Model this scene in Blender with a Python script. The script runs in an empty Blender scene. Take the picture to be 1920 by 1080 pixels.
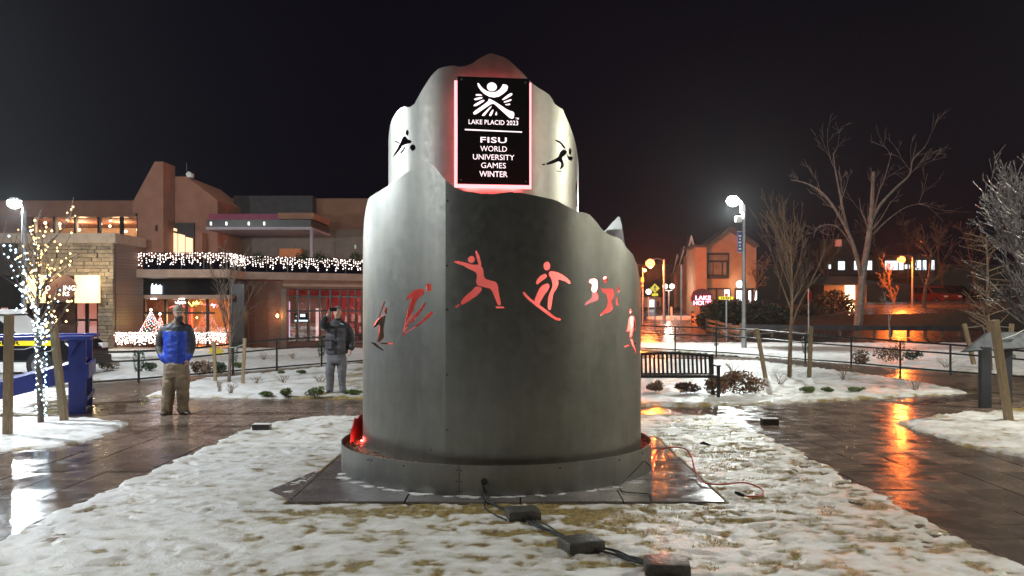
import bpy, bmesh, math, random
from mathutils import Vector, Matrix, noise, Euler
from mathutils.geometry import delaunay_2d_cdt
R = math.radians
sc = bpy.context.scene
COL = sc.collection

# ------------------------------------------------------------------ camera, sky, light, exposure
F, CX, HY, CH = 1600.0, 960.0, 570.0, 1.9      # lens in photo pixels, centre column, horizon row, eye height
cam = bpy.data.cameras.new('camera'); camo = bpy.data.objects.new('camera', cam); COL.objects.link(camo)
cam.sensor_width = 36.0; cam.lens = 30.0; cam.shift_y = (HY - 540.0) / 1920.0
cam.clip_start = 0.05; cam.clip_end = 2000
camo.location = (0, 0, CH); camo.rotation_euler = (R(90), 0, 0)
sc.camera = camo
w = bpy.data.worlds.new('World'); sc.world = w; w.use_nodes = True
wn = w.node_tree.nodes; wl = w.node_tree.links
bg = wn['Background']
sky = wn.new('ShaderNodeTexSky'); sky.sky_type = 'NISHITA'; sky.sun_disc = False
sky.sun_elevation = R(-5.0); sky.sun_rotation = R(150); sky.air_density = 1.6; sky.dust_density = 3.0
glow = wn.new('ShaderNodeMix'); glow.data_type = 'RGBA'; glow.blend_type = 'ADD'; glow.inputs[0].default_value = 1.0
glow.inputs[7].default_value = (.016, .012, .036, 1)      # faint glow of the overcast night sky
wl.new(sky.outputs[0], glow.inputs[6]); wl.new(glow.outputs[2], bg.inputs[0]); bg.inputs[1].default_value = 0.10
sun = bpy.data.lights.new('fill_sun', 'SUN'); sun.energy = 0.70; sun.angle = R(20); sun.color = (1, .95, .84)  # soft sun added as fill, standing in for night-sky glow
suno = bpy.data.objects.new('fill_sun', sun); COL.objects.link(suno); suno.rotation_euler = (R(22), 0, R(-12))
sc.view_settings.view_transform = 'Standard'; sc.view_settings.look = 'None'
sc.view_settings.exposure = 0.25; sc.view_settings.gamma = 1.0
sc.render.engine = 'CYCLES'
cy = sc.cycles
cy.use_denoising = True; cy.use_light_tree = True
cy.max_bounces = 6; cy.diffuse_bounces = 2; cy.glossy_bounces = 3; cy.transmission_bounces = 4; cy.transparent_max_bounces = 8
cy.volume_bounces = 0; cy.sample_clamp_indirect = 4.0; cy.caustics_reflective = False; cy.caustics_refractive = False

# ------------------------------------------------------------------ helpers
def P(px, py, Y): return Vector(((px - CX) / F * Y, Y, CH + (HY - py) / F * Y))
def G(px, py, z=0.0):
    Y = (CH - z) * F / (py - HY); return Vector(((px - CX) / F * Y, Y, z))
def sstep(a, b, x):
    t = min(1, max(0, (x - a) / (b - a))); return t * t * (3 - 2 * t)
def terrain(x, y):
    left = -.02 * max(0, min(y, 60) - 28)
    right = .055 * max(0, y - 43)
    t = sstep(-4, 4, x)
    return left * (1 - t) + right * t
def nz(x, y, z=0.0): return noise.noise(Vector((x, y, z)))

ORG = {}
def thing(name, label, cat, loc=(0, 0, 0), group=None, rz=0.0):
    o = bpy.data.objects.new(name, None); COL.objects.link(o)
    o.empty_display_size = .1
    o.location = loc; o.rotation_euler = (0, 0, rz)
    o['label'] = label; o['category'] = cat
    if group: o['group'] = group
    ORG[o] = Vector(loc)
    return o
def tag(o, label, cat, group=None):
    o['label'] = label; o['category'] = cat
    if group: o['group'] = group
    return o

class MB:
    def __init__(s): s.v = []; s.f = []
    def add(s, vs, fs):
        n = len(s.v); s.v += [Vector(q) for q in vs]; s.f += [tuple(i + n for i in f) for f in fs]; return s
    def box(s, x0, y0, z0, x1, y1, z1):
        return s.add([(x0,y0,z0),(x1,y0,z0),(x1,y1,z0),(x0,y1,z0),(x0,y0,z1),(x1,y0,z1),(x1,y1,z1),(x0,y1,z1)],
                     [(3,2,1,0),(4,5,6,7),(0,1,5,4),(1,2,6,5),(2,3,7,6),(3,0,4,7)])
    def obox(s, c, size, rot=(0, 0, 0)):
        m = Euler(rot).to_matrix(); c = Vector(c); a, b, d = [q / 2 for q in size]
        vs = [c + m @ Vector(q) for q in [(-a,-b,-d),(a,-b,-d),(a,b,-d),(-a,b,-d),(-a,-b,d),(a,-b,d),(a,b,d),(-a,b,d)]]
        return s.add(vs, [(3,2,1,0),(4,5,6,7),(0,1,5,4),(1,2,6,5),(2,3,7,6),(3,0,4,7)])
    def beam(s, a, b, wdt, hgt, up=(0, 0, 1)):
        a = Vector(a); b = Vector(b); d = (b - a).normalized(); up = Vector(up)
        x = d.cross(up)
        if x.length < 1e-4: x = d.cross(Vector((0, 1, 0)))
        x.normalize(); u = x.cross(d)
        vs = []
        for q in (a, b):
            for i, j in ((-1,-1),(1,-1),(1,1),(-1,1)): vs.append(q + x * (i * wdt / 2) + u * (j * hgt / 2))
        return s.add(vs, [(0,1,2,3),(7,6,5,4),(0,4,5,1),(1,5,6,2),(2,6,7,3),(3,7,4,0)])
    def tube(s, pts, r, n=8, cap=True):
        pts = [Vector(q) for q in pts]
        rs = r if isinstance(r, (list, tuple)) else [r] * len(pts)
        t0 = (pts[1] - pts[0]).normalized()
        u = t0.orthogonal().normalized()
        vs = []; fs = []
        for i, q in enumerate(pts):
            if i == 0: t = t0
            elif i == len(pts) - 1: t = (pts[i] - pts[i-1]).normalized()
            else: t = (pts[i+1] - pts[i-1]).normalized()
            u = (u - t * u.dot(t))
            u = u.normalized() if u.length > 1e-6 else t.orthogonal().normalized()
            b = t.cross(u)
            for k in range(n):
                a = 2 * math.pi * k / n
                vs.append(q + (u * math.cos(a) + b * math.sin(a)) * rs[i])
        for i in range(len(pts) - 1):
            for k in range(n):
                k2 = (k + 1) % n
                fs.append((i*n+k, i*n+k2, (i+1)*n+k2, (i+1)*n+k))
        if cap:
            fs.append(tuple(range(n - 1, -1, -1))); m = (len(pts) - 1) * n
            fs.append(tuple(range(m, m + n)))
        return s.add(vs, fs)
    def ball(s, c, r, nu=12, nv=8):
        c = Vector(c); r = r if isinstance(r, (tuple, list, Vector)) else (r, r, r)
        vs = [c + Vector((0, 0, -r[2]))]; fs = []
        for j in range(1, nv):
            a = -math.pi / 2 + math.pi * j / nv
            for i in range(nu):
                b = 2 * math.pi * i / nu
                vs.append(c + Vector((r[0]*math.cos(a)*math.cos(b), r[1]*math.cos(a)*math.sin(b), r[2]*math.sin(a))))
        vs.append(c + Vector((0, 0, r[2]))); top = len(vs) - 1
        for i in range(nu):
            i2 = (i + 1) % nu
            fs.append((0, 1 + i2, 1 + i)); fs.append((top, top - nu + i, top - nu + i2))
            for j in range(nv - 2): fs.append((1+j*nu+i, 1+j*nu+i2, 1+(j+1)*nu+i2, 1+(j+1)*nu+i))
        return s.add(vs, fs)
    def octa(s, c, r):
        c = Vector(c)
        return s.add([c+Vector((r,0,0)), c+Vector((-r,0,0)), c+Vector((0,r,0)), c+Vector((0,-r,0)), c+Vector((0,0,r)), c+Vector((0,0,-r))],
                     [(0,2,4),(2,1,4),(1,3,4),(3,0,4),(2,0,5),(1,2,5),(3,1,5),(0,3,5)])
    def prism(s, poly, off):
        off = Vector(off); n = len(poly); vs = [Vector(q) for q in poly]; vs += [q + off for q in vs]
        fs = [tuple(range(n)), tuple(range(2*n-1, n-1, -1))]
        for i in range(n):
            j = (i + 1) % n; fs.append((j, i, n + i, n + j))
        return s.add(vs, fs)
    def loft(s, rings, cap=True):
        n = len(rings[0]); vs = [q for r_ in rings for q in r_]; fs = []
        for i in range(len(rings) - 1):
            for k in range(n):
                k2 = (k+1) % n; fs.append((i*n+k, i*n+k2, (i+1)*n+k2, (i+1)*n+k))
        if cap:
            fs.append(tuple(range(n-1, -1, -1))); m = (len(rings)-1)*n; fs.append(tuple(range(m, m+n)))
        return s.add(vs, fs)
    def pbox(s, x0, y0, x1, y1, Y, dep):
        """a box whose front face fills a photo rectangle at distance Y"""
        a = P(x0, y1, Y); b = P(x1, y0, Y)
        return s.box(a.x, Y, a.z, b.x, Y + dep, b.z)

def fixn(me):
    bm = bmesh.new(); bm.from_mesh(me); bmesh.ops.recalc_face_normals(bm, faces=bm.faces); bm.to_mesh(me); bm.free()
def build(name, mb, mat, parent=None, smooth=False, bev=0, local=False, recalc=True, kind=None):
    o0 = Vector((0, 0, 0)) if (parent is None or local) else ORG[parent]
    me = bpy.data.meshes.new(name)
    me.from_pydata([q - o0 for q in mb.v], [], mb.f)
    if recalc: fixn(me)
    me.materials.append(mat)
    if smooth:
        me.polygons.foreach_set('use_smooth', [True] * len(me.polygons))
        me.set_sharp_from_angle(angle=R(40))
    o = bpy.data.objects.new(name, me); COL.objects.link(o)
    if parent is not None: o.parent = parent
    ORG[o] = o0
    if bev:
        m = o.modifiers.new('bevel', 'BEVEL'); m.width = bev; m.segments = 2; m.limit_method = 'ANGLE'
    if kind: o['kind'] = kind
    return o
def struct(name, mb, mat, parent=None, **k):
    o = build(name, mb, mat, parent, **k)
    if parent is None: o['kind'] = 'structure'
    return o
def copy_tree(o, parent=None):
    c = o.copy(); COL.objects.link(c); c.parent = parent
    for ch in o.children: copy_tree(ch, c)
    return c
def light(name, loc, power, color, radius=.1, parent=None):
    l = bpy.data.lights.new(name, 'POINT'); l.energy = power; l.color = color; l.shadow_soft_size = radius
    o = bpy.data.objects.new(name, l); COL.objects.link(o)
    if parent is not None: o.parent = parent; o.location = Vector(loc) - ORG[parent]
    else: o.location = loc
    return o

# ------------------------------------------------------------------ materials
def pmat(name, c1, c2=None, scale=4.0, rough=.6, rough2=None, metal=0.0, bump=0.0, bscale=20.0, detail=4.0, spec=.5, rand=0.0, thr=(.35, .65), emit=None, estr=0, stretch=None):
    m = bpy.data.materials.new(name); m.use_nodes = True
    N = m.node_tree.nodes; L = m.node_tree.links; b = N['Principled BSDF']
    b.inputs['Roughness'].default_value = rough; b.inputs['Metallic'].default_value = metal
    b.inputs['Specular IOR Level'].default_value = spec
    geo = N.new('ShaderNodeNewGeometry'); src = geo.outputs['Position']
    if stretch:
        mp = N.new('ShaderNodeMapping'); mp.inputs['Scale'].default_value = stretch; L.new(src, mp.inputs[0]); src = mp.outputs[0]
    c2 = c2 or tuple(q * .75 for q in c1)
    nt = N.new('ShaderNodeTexNoise'); nt.inputs['Scale'].default_value = scale; nt.inputs['Detail'].default_value = detail
    L.new(src, nt.inputs['Vector'])
    rp = N.new('ShaderNodeValToRGB'); rp.color_ramp.elements[0].position = thr[0]; rp.color_ramp.elements[1].position = thr[1]
    rp.color_ramp.elements[0].color = (*c2, 1); rp.color_ramp.elements[1].color = (*c1, 1)
    L.new(nt.outputs['Fac'], rp.inputs[0]); out = rp.outputs[0]
    if rand:
        oi = N.new('ShaderNodeObjectInfo'); hsv = N.new('ShaderNodeHueSaturation')
        mr = N.new('ShaderNodeMapRange'); mr.inputs[3].default_value = 1 - rand; mr.inputs[4].default_value = 1 + rand
        L.new(oi.outputs['Random'], mr.inputs[0]); L.new(mr.outputs[0], hsv.inputs['Value']); L.new(out, hsv.inputs['Color']); out = hsv.outputs[0]
    L.new(out, b.inputs['Base Color'])
    if rough2 is not None:
        n2 = N.new('ShaderNodeTexNoise'); n2.inputs['Scale'].default_value = scale * 1.7; n2.inputs['Detail'].default_value = 5; L.new(src, n2.inputs['Vector'])
        mr = N.new('ShaderNodeMapRange'); mr.inputs[1].default_value = .35; mr.inputs[2].default_value = .65
        mr.inputs[3].default_value = rough; mr.inputs[4].default_value = rough2
        L.new(n2.outputs['Fac'], mr.inputs[0]); L.new(mr.outputs[0], b.inputs['Roughness'])
    if bump:
        n3 = N.new('ShaderNodeTexNoise'); n3.inputs['Scale'].default_value = bscale; n3.inputs['Detail'].default_value = 6; L.new(src, n3.inputs['Vector'])
        bp = N.new('ShaderNodeBump'); bp.inputs['Strength'].default_value = bump; bp.inputs['Distance'].default_value = .02
        L.new(n3.outputs['Fac'], bp.inputs['Height']); L.new(bp.outputs[0], b.inputs['Normal'])
    if emit:
        b.inputs['Emission Color'].default_value = (*emit, 1); b.inputs['Emission Strength'].default_value = estr
    return m
def emat(name, c, s, sample='AUTO'):
    m = bpy.data.materials.new(name); m.use_nodes = True
    N = m.node_tree.nodes; L = m.node_tree.links; b = N['Principled BSDF']
    b.inputs['Base Color'].default_value = (.6, .6, .6, 1)
    b.inputs['Emission Color'].default_value = (*c, 1); b.inputs['Emission Strength'].default_value = s
    m.cycles.emission_sampling = sample
    return m
def brickmat(name, c1, c2, mortar, sx=.2, sy=.07, rough=.7, bump=.5, wet=None):
    m = pmat(name, c1, c2, rough=rough)
    N = m.node_tree.nodes; L = m.node_tree.links; b = N['Principled BSDF']
    geo = N.new('ShaderNodeNewGeometry'); tc = N.new('ShaderNodeMapping'); L.new(geo.outputs['Position'], tc.inputs[0])
    if wet is None: tc.inputs['Rotation'].default_value = (R(90), 0, 0)
    bt = N.new('ShaderNodeTexBrick'); L.new(tc.outputs[0], bt.inputs['Vector'])
    bt.inputs['Color1'].default_value = (*c1, 1); bt.inputs['Color2'].default_value = (*c2, 1); bt.inputs['Mortar'].default_value = (*mortar, 1)
    bt.inputs['Scale'].default_value = 1; bt.inputs['Brick Width'].default_value = sx; bt.inputs['Row Height'].default_value = sy; bt.inputs['Mortar Size'].default_value = sy * .08
    L.new(bt.outputs['Color'], b.inputs['Base Color'])
    bp = N.new('ShaderNodeBump'); bp.inputs['Strength'].default_value = bump; bp.inputs['Distance'].default_value = .01; bp.invert = True
    L.new(bt.outputs['Fac'], bp.inputs['Height']); L.new(bp.outputs[0], b.inputs['Normal'])
    return m
def glassmat(name, tint=(.9, .9, .9), rough=.02, mixf=.12):
    m = bpy.data.materials.new(name); m.use_nodes = True
    N = m.node_tree.nodes; L = m.node_tree.links; N.remove(N['Principled BSDF']); out = N['Material Output']
    t = N.new('ShaderNodeBsdfTransparent'); t.inputs[0].default_value = (*tint, 1)
    g = N.new('ShaderNodeBsdfGlossy'); g.inputs['Roughness'].default_value = rough
    mx = N.new('ShaderNodeMixShader'); mx.inputs[0].default_value = mixf
    L.new(t.outputs[0], mx.inputs[1]); L.new(g.outputs[0], mx.inputs[2]); L.new(mx.outputs[0], out.inputs[0])
    return m

M = {}
M['asphalt'] = pmat('asphalt', (.045, .043, .042), (.03, .03, .03), 3, .22, .5, bump=.3, bscale=60)
M['paver'] = pmat('paver', (.20, .148, .120), (.125, .096, .08), 2.2, .05, .30, bump=.06, bscale=45, rand=.3)
M['joint'] = pmat('joint', (.05, .042, .038), (.03, .027, .025), 8, .4, bump=.3)
M['farpath'] = brickmat('farpath', (.19, .14, .11), (.13, .095, .075), (.05, .042, .036), .9, .45, .26, .3, wet=True)
M['slab'] = pmat('slab', (.17, .155, .15), (.11, .10, .10), 3, .10, .28, bump=.12, bscale=50, rand=.15)
M['wood_stake'] = pmat('wood_stake', (.27, .20, .11), (.18, .13, .07), 9, .6, bump=.4, bscale=40, stretch=(6, 6, 1))
M['bark'] = pmat('bark', (.16, .11, .08), (.08, .055, .04), 12, .7, bump=.6, bscale=40)
M['bark_pale'] = pmat('bark_pale', (.30, .25, .21), (.16, .13, .11), 4, .7, bump=.5, bscale=20)
M['bark_wet'] = pmat('bark_wet', (.13, .115, .11), (.07, .06, .06), 8, .22, .5, bump=.4, bscale=30)
M['blackmetal'] = pmat('blackmetal', (.018, .018, .02), (.012, .012, .013), 8, .28, .45, bump=.05)
M['steelpost'] = pmat('steelpost', (.32, .32, .33), (.24, .24, .25), 5, .4, metal=.6)
M['cable'] = pmat('cable', (.012, .012, .013), (.008, .008, .008), 8, .6, spec=.25)
M['redcord'] = pmat('redcord', (.5, .03, .03), (.4, .02, .02), 8, .35)
M['darkstone'] = pmat('darkstone', (.075, .068, .06), (.045, .042, .038), 14, .35, .6, bump=.5, bscale=35)
M['leafgreen'] = pmat('leafgreen', (.10, .15, .035), (.05, .085, .02), 20, .5)
M['leafrusset'] = pmat('leafrusset', (.20, .10, .06), (.10, .06, .03), 25, .55)
M['evergreen'] = pmat('evergreen', (.03, .065, .025), (.015, .035, .014), 12, .5)
M['dry'] = pmat('dry', (.22, .14, .08), (.13, .08, .05), 20, .6)
M['grass'] = pmat('grass', (.36, .28, .085), (.22, .19, .05), 6, .6)
M['bluepaint'] = pmat('bluepaint', (.014, .026, .20), (.010, .019, .15), 3, .3, .5, bump=.06, bscale=30)
M['stucco'] = pmat('stucco', (.30, .135, .088), (.25, .108, .068), 2, .8, bump=.2, bscale=30)
M['stucco_brown'] = pmat('stucco_brown', (.26, .125, .08), (.21, .10, .065), 1.2, .8, bump=.2, bscale=30)
M['limestone'] = pmat('limestone', (.34, .26, .20), (.27, .2, .155), 3, .7, bump=.25, bscale=25)
M['ledgestone'] = pmat('ledgestone', (.25, .185, .125), (.16, .12, .085), 5, .7, bump=.6, bscale=18, rand=.28)
M['brick'] = brickmat('brick', (.22, .10, .07), (.15, .07, .05), (.16, .12, .1), .22, .075)
M['darktrim'] = pmat('darktrim', (.035, .026, .022), (.022, .018, .016), 3, .35)
M['browntrim'] = pmat('browntrim', (.16, .10, .075), (.12, .08, .06), 3, .5)
M['lavender'] = pmat('lavender', (.30, .24, .27), (.25, .2, .22), 3, .5)
M['magenta'] = pmat('magenta', (.20, .02, .06), (.15, .015, .045), 3, .5, emit=(.6, .02, .12), estr=.04)
M['roofdark'] = pmat('roofdark', (.05, .045, .045), (.035, .03, .03), 3, .6)
M['intred'] = pmat('intred', (.55, .10, .09), (.42, .07, .06), 2, .7)
M['intwarm'] = pmat('intwarm', (.62, .36, .2), (.45, .22, .12), .8, .7)
M['intcream'] = pmat('intcream', (.8, .6, .42), (.7, .5, .34), 1, .7)
M['glass'] = glassmat('glass')
M['darkglass'] = pmat('darkglass', (.02, .018, .018), (.015, .014, .014), 2, .08, bump=.05, bscale=3)
M['housewall'] = pmat('housewall', (.42, .255, .165), (.35, .21, .135), 2, .8, bump=.15, bscale=25)
M['hedge'] = pmat('hedge', (.022, .028, .014), (.012, .016, .009), 10, .6)
M['yellowsign'] = pmat('yellowsign', (.75, .62, .02), (.7, .58, .02), 4, .5, emit=(.8, .62, .02), estr=.35)
M['blackpaint'] = pmat('blackpaint', (.012, .012, .014), (.01, .01, .012), 4, .2)
M['carblack'] = pmat('carblack', (.012, .012, .016), (.009, .009, .012), 2, .15)
M['carred'] = pmat('carred', (.22, .03, .025), (.18, .025, .02), 2, .25)
M['tyre'] = pmat('tyre', (.02, .02, .02), (.014, .014, .014), 8, .8)
M['whitepaint'] = pmat('whitepaint', (.75, .75, .75), (.68, .68, .68), 4, .4)
M['redpaint'] = pmat('redpaint', (.45, .02, .03), (.38, .02, .025), 4, .4)
M['banner'] = pmat('banner', (.03, .05, .22), (.02, .04, .16), 6, .6)
M['skin'] = pmat('skin', (.52, .32, .24), (.46, .27, .2), 14, .5)
M['hair'] = pmat('hair', (.05, .035, .028), (.03, .022, .018), 40, .6, bump=.5, bscale=120)
M['jblue'] = pmat('jblue', (.012, .06, .50), (.01, .045, .40), 8, .45, bump=.25, bscale=14)
M['jdark'] = pmat('jdark', (.03, .032, .05), (.022, .024, .038), 8, .5, bump=.25, bscale=14)
M['jgrey'] = pmat('jgrey', (.09, .085, .075), (.065, .06, .055), 8, .5, bump=.25, bscale=14)
M['khaki'] = pmat('khaki', (.27, .21, .14), (.19, .145, .095), 7, .7, bump=.4, bscale=12)
M['cap'] = pmat('cap', (.22, .18, .13), (.17, .14, .1), 20, .7)
M['jcharcoal'] = pmat('jcharcoal', (.07, .07, .085), (.05, .05, .062), 8, .55, bump=.25, bscale=14)
M['jblack'] = pmat('jblack', (.016, .017, .022), (.011, .012, .016), 8, .5, bump=.25, bscale=14)
M['greytrouser'] = pmat('greytrouser', (.16, .165, .185), (.12, .123, .14), 6, .75, bump=.4, bscale=12)
M['boot'] = pmat('boot', (.07, .055, .042), (.04, .033, .027), 20, .45)
M['bulb_warm'] = emat('bulb_warm', (1, .62, .20), 3.6)
M['bulb_cool'] = emat('bulb_cool', (.5, .8, 1), 4)
M['bulb_white'] = emat('bulb_white', (1, .82, .74), 3.6)
M['bulb_red'] = emat('bulb_red', (1, .12, .08), 8)
M['lamp_face'] = emat('lamp_face', (.95, 1, 1), 30, 'NONE')
M['globe'] = emat('globe', (1, .84, .66), 5)
M['sodium'] = emat('sodium', (1, .24, .045), 4.5, 'NONE')
M['signlit'] = emat('signlit', (1, .82, .86), 1.15)
M['haloW'] = emat('haloW', (1, .24, .26), 2.6)
M['ledstrip'] = emat('ledstrip', (1, .10, .10), 110)
M['ledhot'] = emat('ledhot', (1, .35, .32), 8)
M['reflector_pale'] = pmat('reflector_pale', (.72, .62, .6), (.62, .52, .5), 3, .6)  # pale coat of the reflectors added inside the drum
M['ledred'] = emat('ledred', (1, .09, .08), 30)
M['signblack'] = pmat('signblack', (.012, .010, .012), (.009, .008, .009), 4, .25)
M['pendant'] = emat('pendant', (1, .78, .45), 14)
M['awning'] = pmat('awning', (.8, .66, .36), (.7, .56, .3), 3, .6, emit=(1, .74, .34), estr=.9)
M['screen'] = emat('screen', (.5, .9, 1), 3.0)
M['neonwhite'] = emat('neonwhite', (.8, .85, 1), 5)
M['neonyellow'] = emat('neonyellow', (1, .75, .15), 5)
M['neonred'] = emat('neonred', (1, .06, .06), 5)
M['neonpink'] = emat('neonpink', (1, .30, .42), 5)
M['picture'] = pmat('picture', (.7, .6, .45), (.45, .36, .26), 9, .5)
M['winlit'] = emat('winlit', (1, .56, .26), 1.1)
M['winwhite'] = emat('winwhite', (.75, .85, .9), 1.3)
M['winwarm'] = emat('winwarm', (1, .72, .36), 3.0)
M['frost'] = emat('frost', (.8, .88, 1), 2.2)
M['starpaint'] = pmat('starpaint', (.7, .52, .03), (.6, .44, .02), 6, .5)
M['orangecone'] = pmat('orangecone', (.7, .2, .04), (.6, .16, .03), 6, .5)

M['neonred_dim'] = emat('neonred_dim', (1, .13, .06), .28)
M['signred'] = pmat('signred', (.15, .06, .045), (.12, .05, .035), 3, .5)
M['signred2'] = pmat('signred2', (.16, .01, .015), (.12, .008, .012), 3, .5)
M['whitelit'] = emat('whitelit', (1, .92, .85), 2.2)
M['pinklit'] = emat('pinklit', (1, .6, .6), .8)
M['lavlit'] = emat('lavlit', (.7, .6, 1), .7)
M['winwarm2'] = emat('winwarm2', (1, .55, .18), 14)
M['bulb_warm_s'] = emat('bulb_warm_s', (1, .85, .5), 12)
M['bulb_cool_s'] = emat('bulb_cool_s', (.3, .5, 1), 8)
M['limestone_warm'] = pmat('limestone_warm', (.40, .27, .21), (.32, .21, .16), 2, .7, bump=.2, bscale=20)
M['housepane'] = pmat('housepane', (.25, .2, .16), (.18, .14, .11), 2, .2)
M['winwhite2'] = emat('winwhite2', (.85, .92, 1), 2.4)
M['fencewood'] = pmat('fencewood', (.36, .25, .16), (.26, .18, .11), 5, .6)
M['steeldark'] = pmat('steeldark', (.10, .10, .11), (.07, .07, .08), 3, .35, metal=.6)
LPL, LPR = 2700, 2300

M['tiewire'] = pmat('tiewire', (.45, .45, .42), (.35, .35, .33), 5, .4)
M['bark_warm'] = pmat('bark_warm', (.22, .14, .085), (.13, .08, .05), 12, .6, bump=.5, bscale=40)
M['droplet'] = emat_gl = pmat('droplet', (.8, .85, .9), (.7, .75, .8), 4, .05, metal=.9)
M['greypost'] = pmat('greypost', (.022, .026, .036), (.016, .02, .028), 4, .4, .6)
M['panelface'] = pmat('panelface', (.12, .13, .15), (.08, .09, .1), 6, .25)
M['eye'] = pmat('eye', (.05, .04, .035), (.03, .025, .02), 4, .2)
M['lip'] = pmat('lip', (.35, .15, .12), (.3, .12, .1), 4, .5)
M['hairgrey'] = pmat('hairgrey', (.16, .13, .11), (.1, .08, .07), 40, .6)
M['palemark'] = pmat('palemark', (.45, .6, .7), (.4, .55, .65), 4, .5)

def snowmat(name, base=(.80, .81, .80), ice=(.60, .58, .52), grass1=(.34, .26, .08), grass2=(.19, .135, .06)):
    m = bpy.data.materials.new(name); m.use_nodes = True
    N = m.node_tree.nodes; L = m.node_tree.links; b = N['Principled BSDF']
    at = N.new('ShaderNodeAttribute'); at.attribute_name = 'melt'
    geo = N.new('ShaderNodeNewGeometry')
    n1 = N.new('ShaderNodeTexNoise'); n1.inputs['Scale'].default_value = 9; n1.inputs['Detail'].default_value = 8; n1.inputs['Roughness'].default_value = .65
    L.new(geo.outputs['Position'], n1.inputs['Vector'])
    ad = N.new('ShaderNodeMath'); ad.operation = 'MULTIPLY_ADD'; ad.inputs[1].default_value = .7; L.new(n1.outputs['Fac'], ad.inputs[0])
    sb = N.new('ShaderNodeMath'); sb.operation = 'SUBTRACT'; sb.inputs[1].default_value = .35; L.new(at.outputs['Fac'], sb.inputs[0]); L.new(sb.outputs[0], ad.inputs[2])
    n2 = N.new('ShaderNodeTexNoise'); n2.inputs['Scale'].default_value = 16; n2.inputs['Detail'].default_value = 6; L.new(geo.outputs['Position'], n2.inputs['Vector'])
    gr = N.new('ShaderNodeMix'); gr.data_type = 'RGBA'; gr.inputs[6].default_value = (*grass2, 1); gr.inputs[7].default_value = (*grass1, 1)
    mr = N.new('ShaderNodeMapRange'); mr.inputs[1].default_value = .4; mr.inputs[2].default_value = .6; L.new(n2.outputs['Fac'], mr.inputs[0]); L.new(mr.outputs[0], gr.inputs[0])
    rp = N.new('ShaderNodeValToRGB'); e = rp.color_ramp.elements
    e[0].position = .12; e[0].color = (*base, 1); e[1].position = .52; e[1].color = (*ice, 1)
    L.new(ad.outputs[0], rp.inputs[0])
    mx = N.new('ShaderNodeMix'); mx.data_type = 'RGBA'
    m2 = N.new('ShaderNodeMapRange'); m2.inputs[1].default_value = .48; m2.inputs[2].default_value = .66; L.new(ad.outputs[0], m2.inputs[0]); L.new(m2.outputs[0], mx.inputs[0])
    L.new(rp.outputs[0], mx.inputs[6]); L.new(gr.outputs[2], mx.inputs[7]); L.new(mx.outputs[2], b.inputs['Base Color'])
    rr = N.new('ShaderNodeMapRange'); rr.inputs[1].default_value = .0; rr.inputs[2].default_value = .5; rr.inputs[3].default_value = .55; rr.inputs[4].default_value = .28
    L.new(ad.outputs[0], rr.inputs[0]); L.new(rr.outputs[0], b.inputs['Roughness'])
    n3 = N.new('ShaderNodeTexNoise'); n3.inputs['Scale'].default_value = 38; n3.inputs['Detail'].default_value = 8; n3.inputs['Roughness'].default_value = .7; L.new(geo.outputs['Position'], n3.inputs['Vector'])
    bp = N.new('ShaderNodeBump'); bp.inputs['Strength'].default_value = .8; bp.inputs['Distance'].default_value = .02
    L.new(n3.outputs['Fac'], bp.inputs['Height']); L.new(bp.outputs[0], b.inputs['Normal'])
    return m
M['snow'] = snowmat('snow')
M['snowbed'] = snowmat('snowbed', base=(.76, .77, .78), ice=(.52, .50, .46))

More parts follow.
